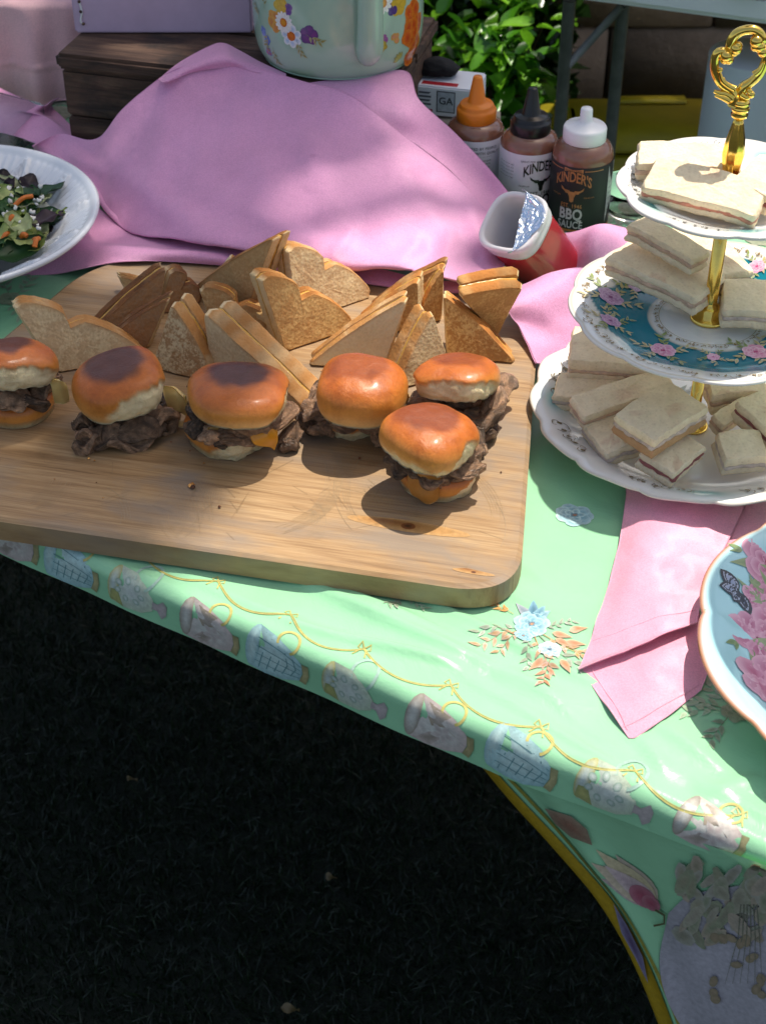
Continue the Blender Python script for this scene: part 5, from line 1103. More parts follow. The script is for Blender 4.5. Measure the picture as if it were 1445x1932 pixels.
gtube([(1383, 200), (1392, 182), (1402, 165), (1416, 155), (1430, 142), (1440, 124), (1446, 104), (1444, 92), (1438, 92)], [.0046, .0044, .0040, .0033, .0034, .0032, .0033, .0032, .0022], .002)
gtube([(1380, 96), (1376, 86), (1384, 68), (1400, 58), (1420, 56), (1433, 64), (1438, 76), (1430, 84)], [.0020, .0034, .0036, .0034, .0034, .0034, .0032, .0020])
gtube([(1346, 172), (1358, 176), (1370, 178), (1382, 186)], [.0012, .0022, .0026, .0030], -.002); gtube([(1348, 180), (1362, 184), (1376, 190)], [.001, .002, .0026], -.003)
gtube([(1356, 134), (1362, 152), (1374, 162), (1386, 168)], [.0010, .0018, .0022, .0026], -.003); gtube([(1440, 118), (1432, 132), (1422, 140)], [.0010, .002, .0026], -.002); gtube([(1396, 178), (1408, 184), (1414, 176)], [.0024, .0022, .0014], -.002)
for (x, y, r) in ((1370, 106, .0044), (1374, 112, .0036), (1366, 113, .0030), (1388, 92, .0042), (1384, 98, .0034), (1392, 86, .0030), (1426, 78, .0046), (1432, 88, .0042), (1424, 88, .0034), (1438, 98, .0038), (1416, 178, .0028), (1413, 172, .0022), (1358, 132, .0018), (1363, 150, .0018), (1378, 186, .003)): gball(x, y, r, -.002)

# ------------------------------------------------------------------ finger sandwiches
TEA = 'finger sandwiches on the tiered stand'
HAM = (.66, .44, .30); JAM = (.34, .10, .09); TURK = (.66, .52, .42)
def tea(label, o, l, w, th=.020, fill=HAM, seed=1, crusty=False, sag=.002, tone=(.92, .77, .53)):
    th *= .86; O, L_, W_ = [P(x, y, h) for x, y, h in (o, l, w)]; ax = L_ - O; Ln = np.linalg.norm(ax); ax /= Ln; ay = W_ - O; ay -= ax * (ay @ ax); Wn = np.linalg.norm(ay); ay /= Wn; az = np.cross(ax, ay)
    if az[2] < 0: az = -az
    R = random.Random(seed); outl = []
    for (x0, y0, x1, y1, n) in ((0, 0, Ln, 0, 26), (Ln, 0, Ln, Wn, 12), (Ln, Wn, 0, Wn, 26), (0, Wn, 0, 0, 12)):
        for i in range(n):
            t = i / n; k = .985 if i == 0 else 1
            x = x0 + (x1 - x0) * t; y = y0 + (y1 - y0) * t; q = nz((x, y, 0), 90, seed) * .0012; outl.append(((Ln / 2 + (x - Ln / 2) * k) + q, (Wn / 2 + (y - Wn / 2) * k) + q, 0))
    base = np.array(tone)
    def colf(x, y, k, side, ed):
        j = 1 + .08 * nz((x, y, k), 250, seed); c = base * j
        if not side and nz((x, y, 0), 45, seed + 2) > .42: c = mix(c, (.62, .34, .22), .35)
        return (*c, .10)
    def colb(x, y, k, side, ed):
        c = mix(base * .92, (.50, .22, .07), .8 if crusty and (side or k > .9) else 0.0); return (*c, .5 if crusty else .1)
    warp = lambda x, y: az * (-sag * ((x / Ln - .5) ** 2 * 4) + .0010 * nz((x, y, 1), 40, seed)); s = (th - .0028) / 2
    root = empty('finger_sandwich', (O + L_ + W_) / 3 - az * th, label, 'sandwich', TEA)
    q = slab(outl, O, ax, ay, az, -s, 0, colf, bulge=.0015, rough=.0008, warp=warp, seed=seed); obj('bread_slice', *q[:2], M_bread, root, q[2])
    o2 = O + ax * R.uniform(-.002, .002) - ay * R.uniform(-.001, .002)
    q = slab(outl, o2, ax, ay, az, -th, -th + s, colb, bulge=.0015, rough=.0008, warp=warp, seed=seed + 5); obj('bread_slice', *q[:2], M_bread, root, q[2])
    of = [(Ln / 2 + (x - Ln / 2) * (1.0 + .05 * nz((x, y, 5), 110, seed)), Wn / 2 + (y - Wn / 2) * (1.0 + .08 * nz((x, y, 6), 110, seed)), 0) for x, y, _ in outl]
    q = slab(of, O, ax, ay, az, -th + s - .0006, -s + .0006, lambda *a: (*(np.array(fill) * (1 + .25 * nz((a[0], a[1], 0), 160, seed))), 1), bulge=.001, rough=.001, warp=warp, seed=seed + 9); obj('filling', *q[:2], M_ham, root, q[2])
    return root
for i, a in enumerate([
 ('finger sandwich at the back left of the bottom plate, tucked under the middle plate', (1076, 676, .062), (1250, 694, .060), (1086, 612, .064), .026, HAM),
 ('finger sandwich on the bottom plate lying under the long slanting one, left side', (1056, 699, .044), (1192, 716, .046), (1080, 748, .040), .018, TURK),
 ('long finger sandwich slanting across the left of the bottom plate', (1076, 746, .052), (1250, 692, .056), (1106, 782, .048), .020, HAM),
 ('broad finger sandwich topmost on the bottom plate with toasted crust peeking below', (1160, 778, .068), (1262, 715, .072), (1218, 840, .064), .022, TURK, True),
 ('short finger sandwich leaning under the topmost one on the bottom plate', (1098, 795, .036), (1168, 770, .040), (1148, 853, .032), .019, TURK),
 ('front finger sandwich on the bottom plate with dark jam showing on its right side', (1207, 850, .044), (1264, 800, .048), (1273, 892, .040), .019, JAM),
 ('squarish finger sandwich nearest the front rim of the bottom plate, right of the gold nut', (1354, 814, .048), (1432, 808, .048), (1340, 868, .042), .024, TURK),
 ('finger sandwich with reddish filling at the right edge of the bottom plate', (1390, 752, .058), (1475, 722, .058), (1446, 840, .052), .022, JAM),
 ('small finger sandwich just right of the gold rod on the bottom plate', (1345, 780, .044), (1402, 745, .046), (1374, 797, .040), .018, HAM),
 ('finger sandwich at the back right of the bottom plate under the middle plate', (1346, 742, .048), (1452, 736, .048), (1352, 694, .050), .022, HAM),
 ('large finger sandwich with ham on the left of the middle plate', (1143, 482, .148), (1312, 560, .142), (1187, 434, .150), .019, HAM),
 ('thin finger sandwich stacked on the large one of the middle plate', (1184, 421, .170), (1308, 488, .164), (1216, 404, .170), .015, HAM),
 ('finger sandwich leaning behind the gold rod on the middle plate', (1348, 520, .138), (1424, 506, .136), (1292, 424, .146), .018, HAM),
 ('finger sandwich on the right of the middle plate with turkey drooping out', (1366, 582, .136), (1476, 590, .136), (1366, 522, .138), .018, TURK),
 ('front finger sandwich on the top plate smeared with orange and pink filling', (1211, 350, .2375), (1424, 404, .2335), (1232, 290, .2490), .018, (.58, .22, .14)),
 ('finger sandwich at the back left of the top plate', (1204, 304, .2415), (1396, 316, .2415), (1216, 262, .2460), .018, HAM),
 ('finger sandwich on the right of the top plate behind the gold rod', (1376, 340, .2430), (1456, 370, .2400), (1393, 272, .2470), .018, JAM)]):
    tea(a[0], a[1], a[2], a[3], a[4], a[5], seed=30 + i * 11, crusty=len(a) > 6)
d = None
# ------------------------------------------------------------------ blue plate stand at the right
def circ(a, b, c):
    A = np.array([[b[0] - a[0], b[1] - a[1]], [c[0] - a[0], c[1] - a[1]]]) * 2; y = np.array([b[0] ** 2 + b[1] ** 2 - a[0] ** 2 - a[1] ** 2, c[0] ** 2 + c[1] ** 2 - a[0] ** 2 - a[1] ** 2]); s = np.linalg.solve(A, y); return s, np.hypot(*(s - np.asarray(a)[:2]))
BH = .034; cc, BRd = circ(P(1318, 1150, BH), P(1445, 987, BH), P(1445, 1398, BH))
B4 = np.array([cc[0], cc[1], T + .012]); p4 = lambda s, t=0: .002 + .022 * float(sstep(.66, 1.0, s)) ** 1.2; w4 = wav(9, .035, .9)
bst = empty('footed_plate', (B4[0], B4[1], T + .001), 'pale blue wavy plate printed with pink peonies and a butterfly, gold rim', 'plate')
BLU = np.array([.44, .74, .78])
pl4 = plate('plate', B4, BRd, bst, p4, lambda s, t: mix(BLU, np.array([.55, .20, .06]), .9 * math.exp(-((s - 1.0) / .012) ** 2)), w4)
v, f = lathe([(0, -.0105), (.055, -.0105), (.058, -.007), (.05, .0006), (0, .0006)], 48, B4); obj('foot_ring', v, f, M_porcelain, bst, np.tile(BLU, (len(v), 1)))
_sc, _sr = circ(P(1326, 1170, .02), P(1445, 1026, .02), P(1445, 1354, .02)); DZ = .44; B5 = np.array([_sc[0] + DZ * SUN.x / SUN.z, _sc[1] + DZ * SUN.y / SUN.z, T + .02 + DZ])  # unseen pedestal, added and placed so its plate shadows the blue one
tall = empty('unseen_shade_pedestal', (B5[0], B5[1], T + .002), 'unseen tall pedestal plate, added beyond the right edge to shade the blue plate', 'cake stand')
plate('plate', B5, _sr / 1.012, tall, lambda s, t=0: .0015 + .012 * float(sstep(.6, 1, s)), lambda s, t: BLU, wav(9, .035, .4))
v, f = lathe([(0, .002), (.055, .002), (.056, .006), (.012, .016), (.007, .04), (.007, DZ), (.03, DZ + .018), (0, DZ + .018)], 36, (B5[0], B5[1], T)); obj('stem', v, f, M_gold, tall)
d = Decal(); PEO = ('#8f3058', '#c76a8e', '#e6b4c4', '#7f2748')
for (px, py, r, s) in ((1448, 1085, .022, 1), (1430, 1140, .013, 5), (1428, 1205, .022, 2), (1458, 1290, .026, 3), (1480, 1180, .024, 4), (1470, 1130, .016, 6), (1530, 1090, .026, 7), (1560, 1180, .028, 8), (1540, 1270, .024, 9), (1620, 1140, .022, 10), (1630, 1240, .026, 11)):
    x, y = pc(px, py, B4)
    for k in range(3): d.petal(x, y, r * 1.5, r * .5, 2.4 + k * .7 + s, '#7a8a5a', '#9aa878', .3)
    rose(d, r, PEO, s, x, y)
for px, py, a in ((1350, 1190, 3.3), (1385, 1228, 3.8), (1392, 1078, 2.6)):
    x, y = pc(px, py, B4); d.petal(x, y, .012, .005, a, '#6f8a5c', '#8fa070', .3); d.petal(x, y, .010, .004, a + .7, '#6f8a5c', '#8fa070', .3)
bx_, by_ = pc(1388, 1140, B4); q = Decal()
for (a, Lw, ww, k) in ((2.35, .0185, .0125, 1), (3.35, .0150, .0115, 1), (5.2, .0170, .0115, 1), (4.35, .0120, .0085, 1)):
    q.petal(0, 0, Lw, ww, a, '#2a2a38', '#15151c'); q.petal(.001 * math.cos(a), .001 * math.sin(a), Lw * .80, ww * .72, a, '#8a94b0', '#b0b4c4')
    for e in (-.25, 0, .25): q.stroke([(0, 0), (Lw * .75 * math.cos(a + e * .7), Lw * .75 * math.sin(a + e * .7))], .0005, '#2a2a38')
q.petal(-.002, .003, .010, .002, -1.0, '#1a1a22'); d.join(q.place(bx_, by_, -.1, 1))
d.build('printed_peonies', pmap(B4, BRd, p4), pl4, M_china, base=.00012, step=.00001)

# ------------------------------------------------------------------ salad bowl
RH = .060; bc_, SR = circ(P(183, 366, RH), P(0, 276, RH), P(0, 526, RH)); SC = np.array([bc_[0], bc_[1], T + .002])
def bowl_z(s): return .004 + .056 * max(0, (s - .30) / .70) ** 1.15 if s > .30 else .004
def bowl_relief(s, t):
    if not .62 < s < .95: return 0.0
    e = sstep(.62, .66, s) * sstep(.95, .91, s); ph = (t * 14 / (2 * PI)) % 1; x = ph - .5; y = (s - .62) / .33
    leaf = 1.0 if abs(abs(x) - .28 * (1 - y)) < .035 else 0; hat = .5 + .5 * math.cos(t * 98) if abs(x) > .30 * (1 - y) + .08 and y > .45 else 0; vein = 1 if abs(x) < .02 and y < .8 else 0; swirl = 1 if abs(math.hypot(x * 1.4, y - .3) - .2) < .04 else 0
    return e * (.0038 * max(leaf, swirl, vein) + .0018 * hat)
V = []; nt = 520; SS = np.linspace(.02, 1, 84)
for i in range(nt):
    t = 2 * PI * i / nt
    for s in SS: V.append((SC[0] + SR * s * math.cos(t), SC[1] + SR * s * math.sin(t), SC[2] + bowl_z(s) + bowl_relief(s, t) + (.0015 * math.sin(PI * (s - .94) / .06) if s > .94 else 0)))
    V.append((SC[0] + SR * 1.012 * math.cos(t), SC[1] + SR * 1.012 * math.sin(t), SC[2] + bowl_z(1) - .002))
    for s in (1.0, .97, .9, .75, .6, .45, .33, .30, .02): V.append((SC[0] + SR * s * math.cos(t), SC[1] + SR * s * math.sin(t), SC[2] + (max(.0, bowl_z(s) - .0055) if s > .31 else 0)))
m = len(V) // nt; bw = empty('salad_bowl', SC, 'white embossed china bowl of salad at the left edge', 'bowl')
obj('bowl', V, grid_faces(nt, m, cu=True), simple('bone_china', (.74, .76, .79), rough=.22, coat=.3), bw)
sal = empty('salad', SC + [0, 0, .01], 'mixed green salad with carrot shreds and white cheese in the bowl', 'salad')
def leafsheet(name, c, L, Wd, yaw, pitch, seed, col, curl=.3, ruffle=.15, mat=None, root=None):
    nu, nv = 16, 11; V, C_ = [], []; A = frame(pitch, 0, yaw); base = lin(col); R = random.Random(seed); roll = R.uniform(-.4, .4)
    for i in range(nu):
        u = i / (nu - 1); hw = Wd / 2 * math.sin(PI * min(1, .08 + .92 * u)) ** .7
        for j in range(nv):
            q = -1 + 2 * j / (nv - 1); x = L * (u - .5); y = hw * q; z = curl * L * ((u - .5) ** 2 * 2 - .2) + .35 * hw * abs(q) ** 1.5 * math.cos(roll * 3) + ruffle * Wd * .25 * math.sin(u * 17 + seed) * abs(q) ** 2 + .003 * nz((x, y, seed), 70, seed)
            V.append(np.asarray(c) + A @ np.array([x, y, z])); C_.append(mix(base, base * 1.5 + .03, .7 * math.exp(-(q / .12) ** 2)) * (1 + .3 * nz((x, y, 0), 60, seed)))
    g = np.array(V).reshape(nu, nv, 3); v, f = sheet(g, .0006); C_ = np.array(C_ + C_)
    return obj(name, v, f, mat or M_leaf, root if root is not None else sal, np.clip(C_, .003, 1))
def sp(px, py, h): return P(px, py, h)
R = random.Random(8)
for k in range(150):
    x, y = R.uniform(-290, 95), R.uniform(320, 495)
    if (x - -95) ** 2 / 190 ** 2 + (y - 410) ** 2 / 90 ** 2 > 1: continue
    kind = R.choice(['lettuce', 'lettuce', 'spinach', 'spinach', 'purple']); col = {'lettuce': R.choice(['#a4b85c', '#bcc87a', '#d6dca8', '#88a048']), 'spinach': R.choice(['#3f6a36', '#4c7c42', '#36602f']), 'purple': R.choice(['#2c1c28', '#3a2430'])}[kind]
    leafsheet({'lettuce': 'lettuce_piece', 'spinach': 'spinach_leaf', 'purple': 'radicchio_piece'}[kind], sp(x, y, .036 + .016 * R.random()), R.uniform(.028, .048), R.uniform(.018, .032), R.uniform(0, 6.28), R.uniform(-.4, .4), 100 + k, col, R.uniform(.0, .4), .3)
for a in ((78, 362, .052, .050, .030, .5, -.2, '#2f5630'), (30, 472, .046, .060, .032, .6, .3, '#33582f'), (2, 415, .050, .040, .03, 1.2, .2, '#3c6038'), (55, 345, .050, .03, .02, 1.5, .4, '#2a1c26'), (10, 335, .050, .03, .02, 1.9, .5, '#241a22'), (40, 370, .050, .03, .02, 2.2, .2, '#4a6a3a')): leafsheet('spinach_leaf', sp(*a[:3]), *a[3:7], int(a[0]), a[7], .25, .15)
for a in ((15, 375, .054, .036, .028, .9, .3, '#b8c47c'), (35, 425, .054, .036, .028, 2.2, -.2, '#c8d094'), (-5, 445, .054, .04, .03, .2, .2, '#a8b868'), (50, 405, .046, .034, .026, 1.4, .3, '#a4ae62'), (64, 440, .042, .036, .026, .9, .4, '#c0c690'), (75, 400, .046, .026, .022, .3, .5, '#dcd8c8'), (66, 420, .040, .022, .014, 1.2, .2, '#8a9a44'), (130, 396, .046, .030, .010, .9, .1, '#7a9440'), (25, 440, .046, .040, .024, .4, .3, '#b0b268')): leafsheet('lettuce_piece', sp(*a[:3]), *a[3:7], int(a[0]) + 7, a[7], .3, .6)
M_carrot = simple('carrot', (.62, .16, .02), rough=.4, nscale=120, namt=.2); M_feta = simple('white_cheese', (.74, .72, .66), rough=.6, bscale=300, bstr=.5)
for (x0, y0, x1, y1, h) in ((28, 388, 62, 370, .054), (18, 420, 30, 408, .052), (62, 462, 72, 452, .046), (66, 466, 74, 450, .050), (40, 448, 52, 446, .05), (5, 455, 20, 440, .05)):
    a, b_ = sp(x0, y0, h), sp(x1, y1, h + .003); v, f = tube(cr([a, (a + b_) / 2 + [0, 0, .003], b_], 10), .0024, 6); obj('carrot_strip', v, f, M_carrot, sal)
for k in range(22):
    x, y = R.uniform(-5, 80), R.uniform(350, 445); s = R.uniform(.0015, .0034); o = blob('cheese_crumble', sal, sp(x, y, .055), s, s * .8, s * .7, R.uniform(0, 3), 200 + k, '#e2dfd4', M_feta, sub=2)
# clear takeaway box behind the bowl
tb = empty('takeaway_box', P(20, 290, 0), 'clear plastic takeaway box behind the salad bowl at the left edge', 'box')
a = P(25, 290, 0); v, f = box(a[0] - .03, a[1] + .035, T + .003, .105, .075, .038, rad(-30), .004); obj('box_shell', v, f, simple('clear_clamshell', (.9, .92, .95), rough=.12, trans=.85, ior=1.15), tb)
for k in range(5): blob('pastry', tb, a + [-.055 + k * .014, .030 + .012 * (k % 2), .016], .014, .011, .009, k, 500 + k, '#6a4a34', amp=.2)
# ------------------------------------------------------------------ behind the table: wall, second table, tote, towel roll, shrub, pink table
def wall_mat():
    m, nt, b = new_mat('slump_block'); a = nd(nt, 'ShaderNodeObjectInfo'); co = coords(nt); k = ramp(nt, tnoise(nt, co, 9, 6, .7), [(.3, (.24, .17, .125)), (.55, (.33, .245, .185)), (.75, (.42, .32, .25))])
    k = mixc(nt, k, ramp(nt, a.outputs['Random'], [(0, (.8, .8, .8)), (1, (1.15, 1.1, 1.05))]), 1.0, 'MULTIPLY'); lk(nt, k, b.inputs['Base Color']); b.inputs['Roughness'].default_value = .9; bump(nt, b, tnoise(nt, co, 40, 6, .7), .6, .01); return m
WY = 3.05; wall = empty('block_wall', (1.0, WY, 0), 'brown concrete block garden wall behind the tables', 'wall'); Mw = wall_mat()
v, f = box(1.0, WY + .075, 0, 5.0, .11, 1.42, 0); obj('mortar', v, f, simple('mortar', (.20, .165, .135), rough=.95, bscale=60, bstr=.5), wall, smooth=False)
me = None; R = random.Random(2)
for r in range(9):
    for c in range(9):
        x = -.35 + c * .405 + (.2 if r % 2 else 0); z = .008 + r * .155
        if me is None:
            v, f = box(x, WY, z, .398, .05, .149, 0, .003); o = obj('block', v, f, Mw, wall); me = o.data; x0, z0 = x, z
        else:
            o = bpy.data.objects.new('block', me); COL.objects.link(o); o.parent = wall; o.location = (x - x0, R.uniform(-.002, .002), z - z0)
# folding table with white top
ft = empty('folding_table', P(1300, 20, -.03) * [1, 1, 0], 'white topped folding table with grey legs behind the stand', 'table')
e0 = P(1077, 0, -.028); e1 = P(1445, 49, -.028); ed = (e1 - e0) / np.linalg.norm(e1 - e0); en = np.array([-ed[1], ed[0], 0]); mid_ = e0 + ed * .55 + en * .31
v, f = box(mid_[0], mid_[1], T - .028, 1.25, .62, .04, math.atan2(ed[1], ed[0]), .008); obj('tabletop', v, f, simple('grey_white_plastic', (.78, .76, .78), rough=.4, bscale=200, bstr=.15), ft, smooth=False)
for (px, py, off) in ((1063, 15, .03), (1157, 22, .06)):
    a = P(px, py, -.035) + en * off; v, f = tube([a - [0, 0, .0], a * [1, 1, 0]], .0092, 12); obj('leg', v, f, M_grey_metal, ft)
    if px < 1100: v, f = tube([a - [0, 0, .10], a + ed * .07 + en * .02 - [0, 0, .005]], .006, 8); obj('brace', v, f, M_grey_metal, ft)
for off in (.5,):
    for u in (1.05,):
        a = e0 + ed * u + en * off; v, f = tube([a - [0, 0, .0], a * [1, 1, 0]], .0092, 12); obj('leg', v, f, M_grey_metal, ft)
a = P(1425, 0, .012); v, f = box(a[0] + .03, a[1] + .06, T + .0125, .12, .10, .05, 0, .004); tag(obj('brown_box', v, f, simple('brown_card', (.17, .09, .06), rough=.7, nscale=30)), 'brown box corner on the white folding table', 'box')
# yellow tote
LH = -.39; q = [P(1150, 182, LH), P(1350, 192, LH), P(1180, 330, LH)]; tote = empty('storage_tote', (q[0] + q[1] + q[2]) / 3 * [1, 1, 0], 'yellow lidded storage tote on the ground behind the table', 'tote')
ym = simple('yellow_plastic', (.40, .32, .012), rough=.45, nscale=10, namt=.25); cx = (q[0][0] + q[1][0]) / 2 + .12; ry0, ry1 = q[2][1], q[0][1]; cy = (ry0 + ry1) / 2; wx = .70; wy = ry1 - ry0
v, f = box(cx, cy, .002, wx - .06, wy - .05, T + LH - .032, 0, .02); obj('tote_body', v, f, ym, tote)
v, f = box(cx, cy, T + LH - .030, wx, wy, .03, 0, .01); obj('lid', v, f, ym, tote)
v, f = box(cx, cy, T + LH + .0005, wx - .12, wy - .12, .012, 0, .006); obj('lid_panel', v, f, ym, tote)
for s in (-1, 1): v, f = box(cx + s * .14, ry1 - .022, T + LH + .0005, .12, .03, .005, 0, .002); obj('lid_clip', v, f, ym, tote)
# paper towel roll on the tote
a = P(1418, 104, -.12); roll = empty('paper_towel_roll', (a[0], a[1], T + LH + .013), 'white paper towel roll standing on the yellow tote', 'paper towel'); pt = simple('paper_towel', (.70, .71, .78), rough=.9, bscale=220, bstr=.35)
v, f = lathe([(.019, 0), (.060, 0), (.061, .002), (.061, .256), (.060, .258), (.019, .258)], 64, (a[0], a[1], T + LH + .0135)); v2, f2 = v, f; obj('towel', v, f + [], pt, roll)
v, f = lathe([(.0188, .0), (.0188, .2575), (.0172, .2575), (.0172, .0)], 40, (a[0], a[1], T + LH + .0135), cap=False); obj('core', v, f, simple('card_core', (.20, .15, .11), rough=.9), roll)
# pink satin riser standing on the far left of the table
rf = P(60, 186, 0)[1]; rtop = HZ(-.40, rf, 6); pdz = empty('draped_riser', (-.46, rf + .08, T + .002), 'low riser covered in pale pink satin at the back left of the table', 'riser')
g = []; nu_, nv_ = 40, 130
for i in range(nu_):
    r = []
    for j in range(nv_):
        x = -.70 + .43 * j / (nv_ - 1)
        if i < 8: y, z = rf + .16 * (1 - i / 7), T + rtop
        else:
            t = (i - 7) / (nu_ - 8); z = T + rtop - (rtop - .004) * t; y = rf - .003 - .016 * t ** .7 * (.7 + .6 * math.sin(x * 62 + .5) + .35 * math.sin(x * 141 + 1)) - .002 * math.exp(-((t - .62) / .02) ** 2)
        r.append((x, y, z))
    g.append(r)
v, f = sheet(np.array(g), .0015); obj('satin_cover', v, f, M_pink_far, pdz)
v, f = box(-.485, rf + .082, T + .003, .41, .155, rtop - .006, 0, .004); obj('riser_box', v, f, M_white_plastic, pdz, smooth=False)
# shrub with sunlit leaves
def leafmesh(L, Wd, seed):
    v = []; n = 7
    for i in range(n):
        u = i / (n - 1); hw = Wd / 2 * math.sin(PI * (.04 + .93 * u ** .85)) ** .9
        for q in (-1, 0, 1): v.append((L * u, hw * q, .18 * Wd * abs(q) - L * .22 * u * u + .004 * math.sin(seed + u * 5) * q))
    return v, grid_faces(n, 3)
shrub = empty('leafy_shrub', (.15, 2.55, 0), 'glossy green shrub catching the sun behind the sauce bottles', 'shrub'); lms = []
M_leafg = vcol('glossy_leaf', rough=.3, spec=.6, nscale=30, namt=.3, trans=.32)
for k in range(6):
    v, f = leafmesh(.052 + .006 * (k % 3), .024 + .003 * (k % 2), k); c = lin(['#5fa01c', '#4c8a1a', '#6fae24', '#356a18', '#2a5516', '#7ab52c'][k]); me = bpy.data.meshes.new('leaf'); me.from_pydata(v, [], f); me.polygons.foreach_set('use_smooth', [True] * len(me.polygons)); a = me.color_attributes.new('Col', 'FLOAT_COLOR', 'POINT'); a.data.foreach_set('color', np.tile([*c, 1], (len(v), 1)).astype(np.float32).ravel()); me.materials.append(M_leafg); lms.append(me)
stems = MB(); R = random.Random(17); nleaf = 0
for (px, py, dy, n) in [(905, 60, 2.45, 15), (940, 90, 2.42, 17), (1000, 80, 2.40, 16), (1020, 105, 2.38, 14), (960, 140, 2.40, 16), (925, 150, 2.36, 14), (985, 160, 2.42, 14), (880, 95, 2.5, 14), (950, 200, 2.36, 12), (1000, 190, 2.45, 10), (850, 30, 2.6, 12), (1030, 30, 2.6, 12), (860, 110, 2.5, 12), (930, 20, 2.62, 10), (985, 30, 2.6, 10)]:
    c = PP(px, py, (0, dy, 0), (0, 1, 0)); base = np.array([.15 + R.uniform(-.1, .1), 2.55 + R.uniform(-.05, .1), 0]); v, f = tube(cr([base, base * .5 + c * .5 + [R.uniform(-.05, .05), .03, .02], c], 10), [.005, .0045, .004, .0038, .0036, .0034, .003, .0026, .0022, .0016], 6); stems.add(v, f, (.06, .045, .02))
    for k in range(n):
        o = bpy.data.objects.new('leaf', R.choice(lms)); COL.objects.link(o); o.parent = shrub; t = k / n; p = c + np.array([R.gauss(0, .022), R.gauss(0, .022), R.gauss(0, .022) - .02 * t]); o.location = Vector(p - np.array(shrub.location)); o.rotation_euler = (R.uniform(-.6, .6), R.uniform(-1.1, .5), R.uniform(0, 6.28)); s = R.uniform(.7, 1.15); o.scale = (s, s, s)
stems.obj('stem', M_leaf, shrub)
def leafcloud(name, root, n, samp, size, cols, seed, mat, flat=.6):
    R = np.random.default_rng(seed); P_ = samp(R, n); n = len(P_); a = R.uniform(0, 2 * PI, n); tl = R.normal(0, flat, n); L = R.uniform(.7, 1.25, n) * size; W_ = L * R.uniform(.38, .5, n)
    d = np.stack([np.cos(a) * np.cos(tl), np.sin(a) * np.cos(tl), np.sin(tl)], 1); s = np.stack([-np.sin(a), np.cos(a), R.normal(0, .35, n)], 1); up = np.cross(d, s)
    v = np.stack([P_ - d * L[:, None] / 2, P_ - d * (L * .12)[:, None] + s * W_[:, None] / 2 + up * (L * .06)[:, None], P_ + d * (L * .2)[:, None] + s * (W_ * .8)[:, None] / 2, P_ + d * L[:, None] / 2 - up * (L * .1)[:, None], P_ + d * (L * .2)[:, None] - s * (W_ * .8)[:, None] / 2, P_ - d * (L * .12)[:, None] - s * W_[:, None] / 2 + up * (L * .06)[:, None]], 1).reshape(-1, 3)
    f = [(6 * k, 6 * k + 1, 6 * k + 2, 6 * k + 3, 6 * k + 4, 6 * k + 5) for k in range(n)]; cols = np.array([lin(c) for c in cols]); c = np.repeat(cols[R.integers(0, len(cols), n)] * R.uniform(.7, 1.25, (n, 1)), 6, 0)
    return obj(name, v, f, mat, root, c, False)
def hedge_s(R, n): return np.stack([R.uniform(-.6, .36, n), R.uniform(2.70, 3.0, n), R.uniform(.02, .95, n)], 1)
o = leafcloud('foliage', shrub, 9000, hedge_s, .055, ['#1f3a14', '#2a4a1a', '#183010', '#35581f'], 4, M_leafg, .7); o['kind'] = 'stuff'

# ------------------------------------------------------------------ tree overhead: its crown gives the dappled shade
def light_at(px, py):
    """how much sun reaches the table at this photo point (from the shadows seen in the photo)"""
    bx = np.interp(py, [-400, 200, 330, 400, 480, 560, 700, 800, 900, 1010, 1080, 1200, 2400], [990, 960, 860, 560, 470, 440, 500, 470, 430, 300, 200, 60, -600])
    l = sstep(bx - 70, bx + 50, px)
    if px > 930 and py < 470: l *= .35 if px < 1180 else 1
    if py < 120: l *= .35 if px < 1180 else .12
    if px < 185 and -200 < py < 190: l = max(l, .45)
    if 540 < py < 640 and px < 480: l *= .3
    for (x, y, r) in ((570, 470, 70), (690, 330, 46), (790, 360, 55), (650, 420, 40), (930, 500, 60), (120, 90, 60), (60, 30, 50)): l = max(l, .62 * math.exp(-((px - x) ** 2 + ((py - y) * 1.3) ** 2) / r ** 2))
    return float(np.clip(l, 0, 1))
SV = np.array(SUN)
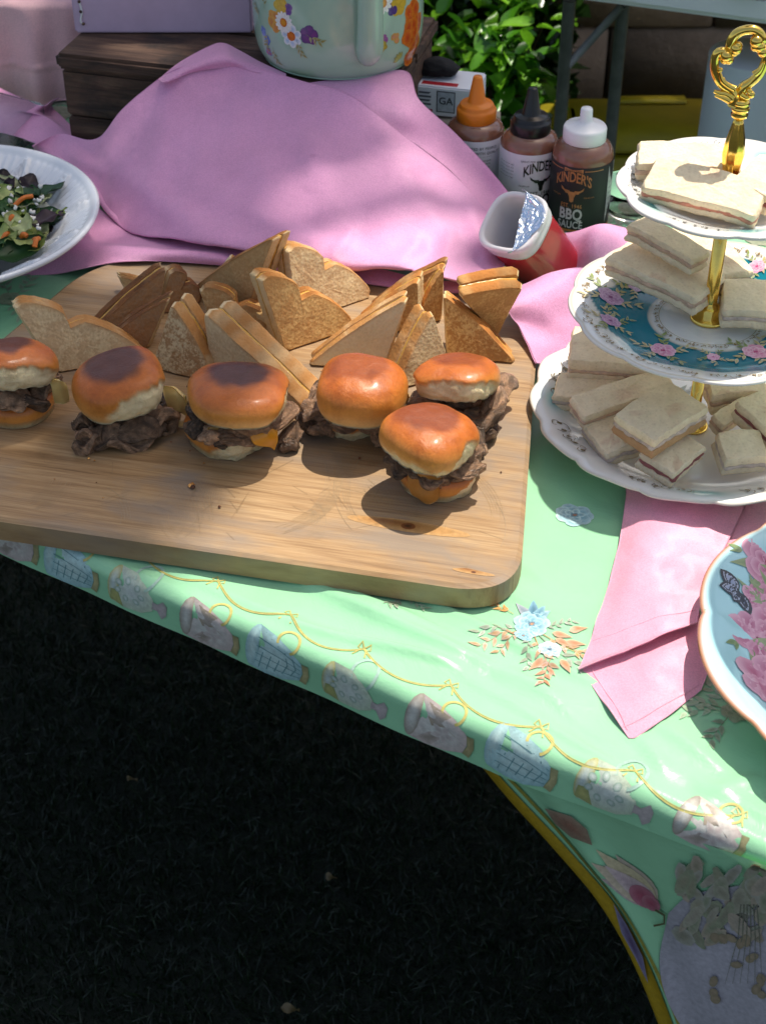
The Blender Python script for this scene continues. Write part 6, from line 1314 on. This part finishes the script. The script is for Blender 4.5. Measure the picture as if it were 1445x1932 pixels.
def crown_s(R, n):
    out = []
    while len(out) < n:
        m = 4000; x = R.uniform(-2.2, .75, m); y = R.uniform(.2, 3.6, m); h = R.uniform(5.2, 7.6, m); k = R.random(m)
        for i in range(m):
            px, py = Q((x[i], y[i], T + .06)); z = T + .06
            if -300 < px < 1750 and -700 < py < 2300: l = light_at(px, py)
            else: l = 0.0 if px < 1300 else 1.0
            if 780 < px < 1230 and -480 < py < -60: l = max(l, .9)
            if math.hypot(x[i] + .343 - .057, y[i] - .969 - .057) < .05 * .8: l = 1.0   # gap over the sunlit tuft at the bottom of the lawn
            if k[i] < (1 - l) ** 1.3: out.append(np.array([x[i], y[i], z]) + SV * ((h[i] - z) / SV[2]))
    return np.array(out[:n])
tree = empty('shade_tree', (4.6, 5.2, 0), 'broadleaf tree standing behind the wall, its crown shading the left of the table', 'tree')
bark = simple('bark', (.12, .085, .06), rough=.9, nscale=20, namt=.3, bscale=30, bstr=.9)
v, f = tube(cr([(4.6, 5.2, 0), (4.5, 5.15, 1.6), (4.2, 4.9, 3.2), (3.6, 4.4, 4.8), (2.6, 3.8, 6.2)], 24), np.linspace(.20, .07, 24), 12); obj('trunk', v, f, bark, tree)
for (a, b_, c) in (((4.2, 4.9, 3.2), (3.2, 4.9, 4.6), (1.6, 4.4, 6.3)), ((3.6, 4.4, 4.8), (2.6, 3.2, 5.8), (1.2, 2.6, 6.4)), ((2.9, 4.0, 5.8), (1.8, 3.4, 6.6), (.3, 3.2, 7.0))): v, f = tube(cr([a, b_, c], 14), np.linspace(.06, .02, 14), 8); obj('limb', v, f, bark, tree)
o = leafcloud('crown', tree, 7500, crown_s, .13, ['#3f6a22', '#4c7a2a', '#34581c'], 9, M_leaf, .35); o['kind'] = 'stuff'
# dead leaves on the lawn
for k, (px, py) in enumerate(((530, 1903), (615, 1655), (240, 1470))):
    d_ = ray(px, py); p = CAM + d_ * ((.03 - CAM[2]) / d_[2]); o = leafsheet('fallen_leaf', p, .016 if k == 0 else .011, .008, .3 + k, .1, 900 + k, '#9a8a62', .2, .1, M_leaf, tree) if False else None
    g = np.array(leafmesh(.020 if k == 0 else .013, .009, k)[0]) + p; o = obj('fallen_leaf', g, leafmesh(.02, .009, k)[1], M_leaf, None, np.tile(lin('#7a6a4a'), (len(g), 1))); tag(o, ['pale dead leaf lying on the grass near the bottom of the photo', 'thin brown dead leaf on the grass at the middle of the dark lawn', 'small dead leaf on the grass below the cloth edge, left'][k], 'leaf', 'dead leaves on the lawn')
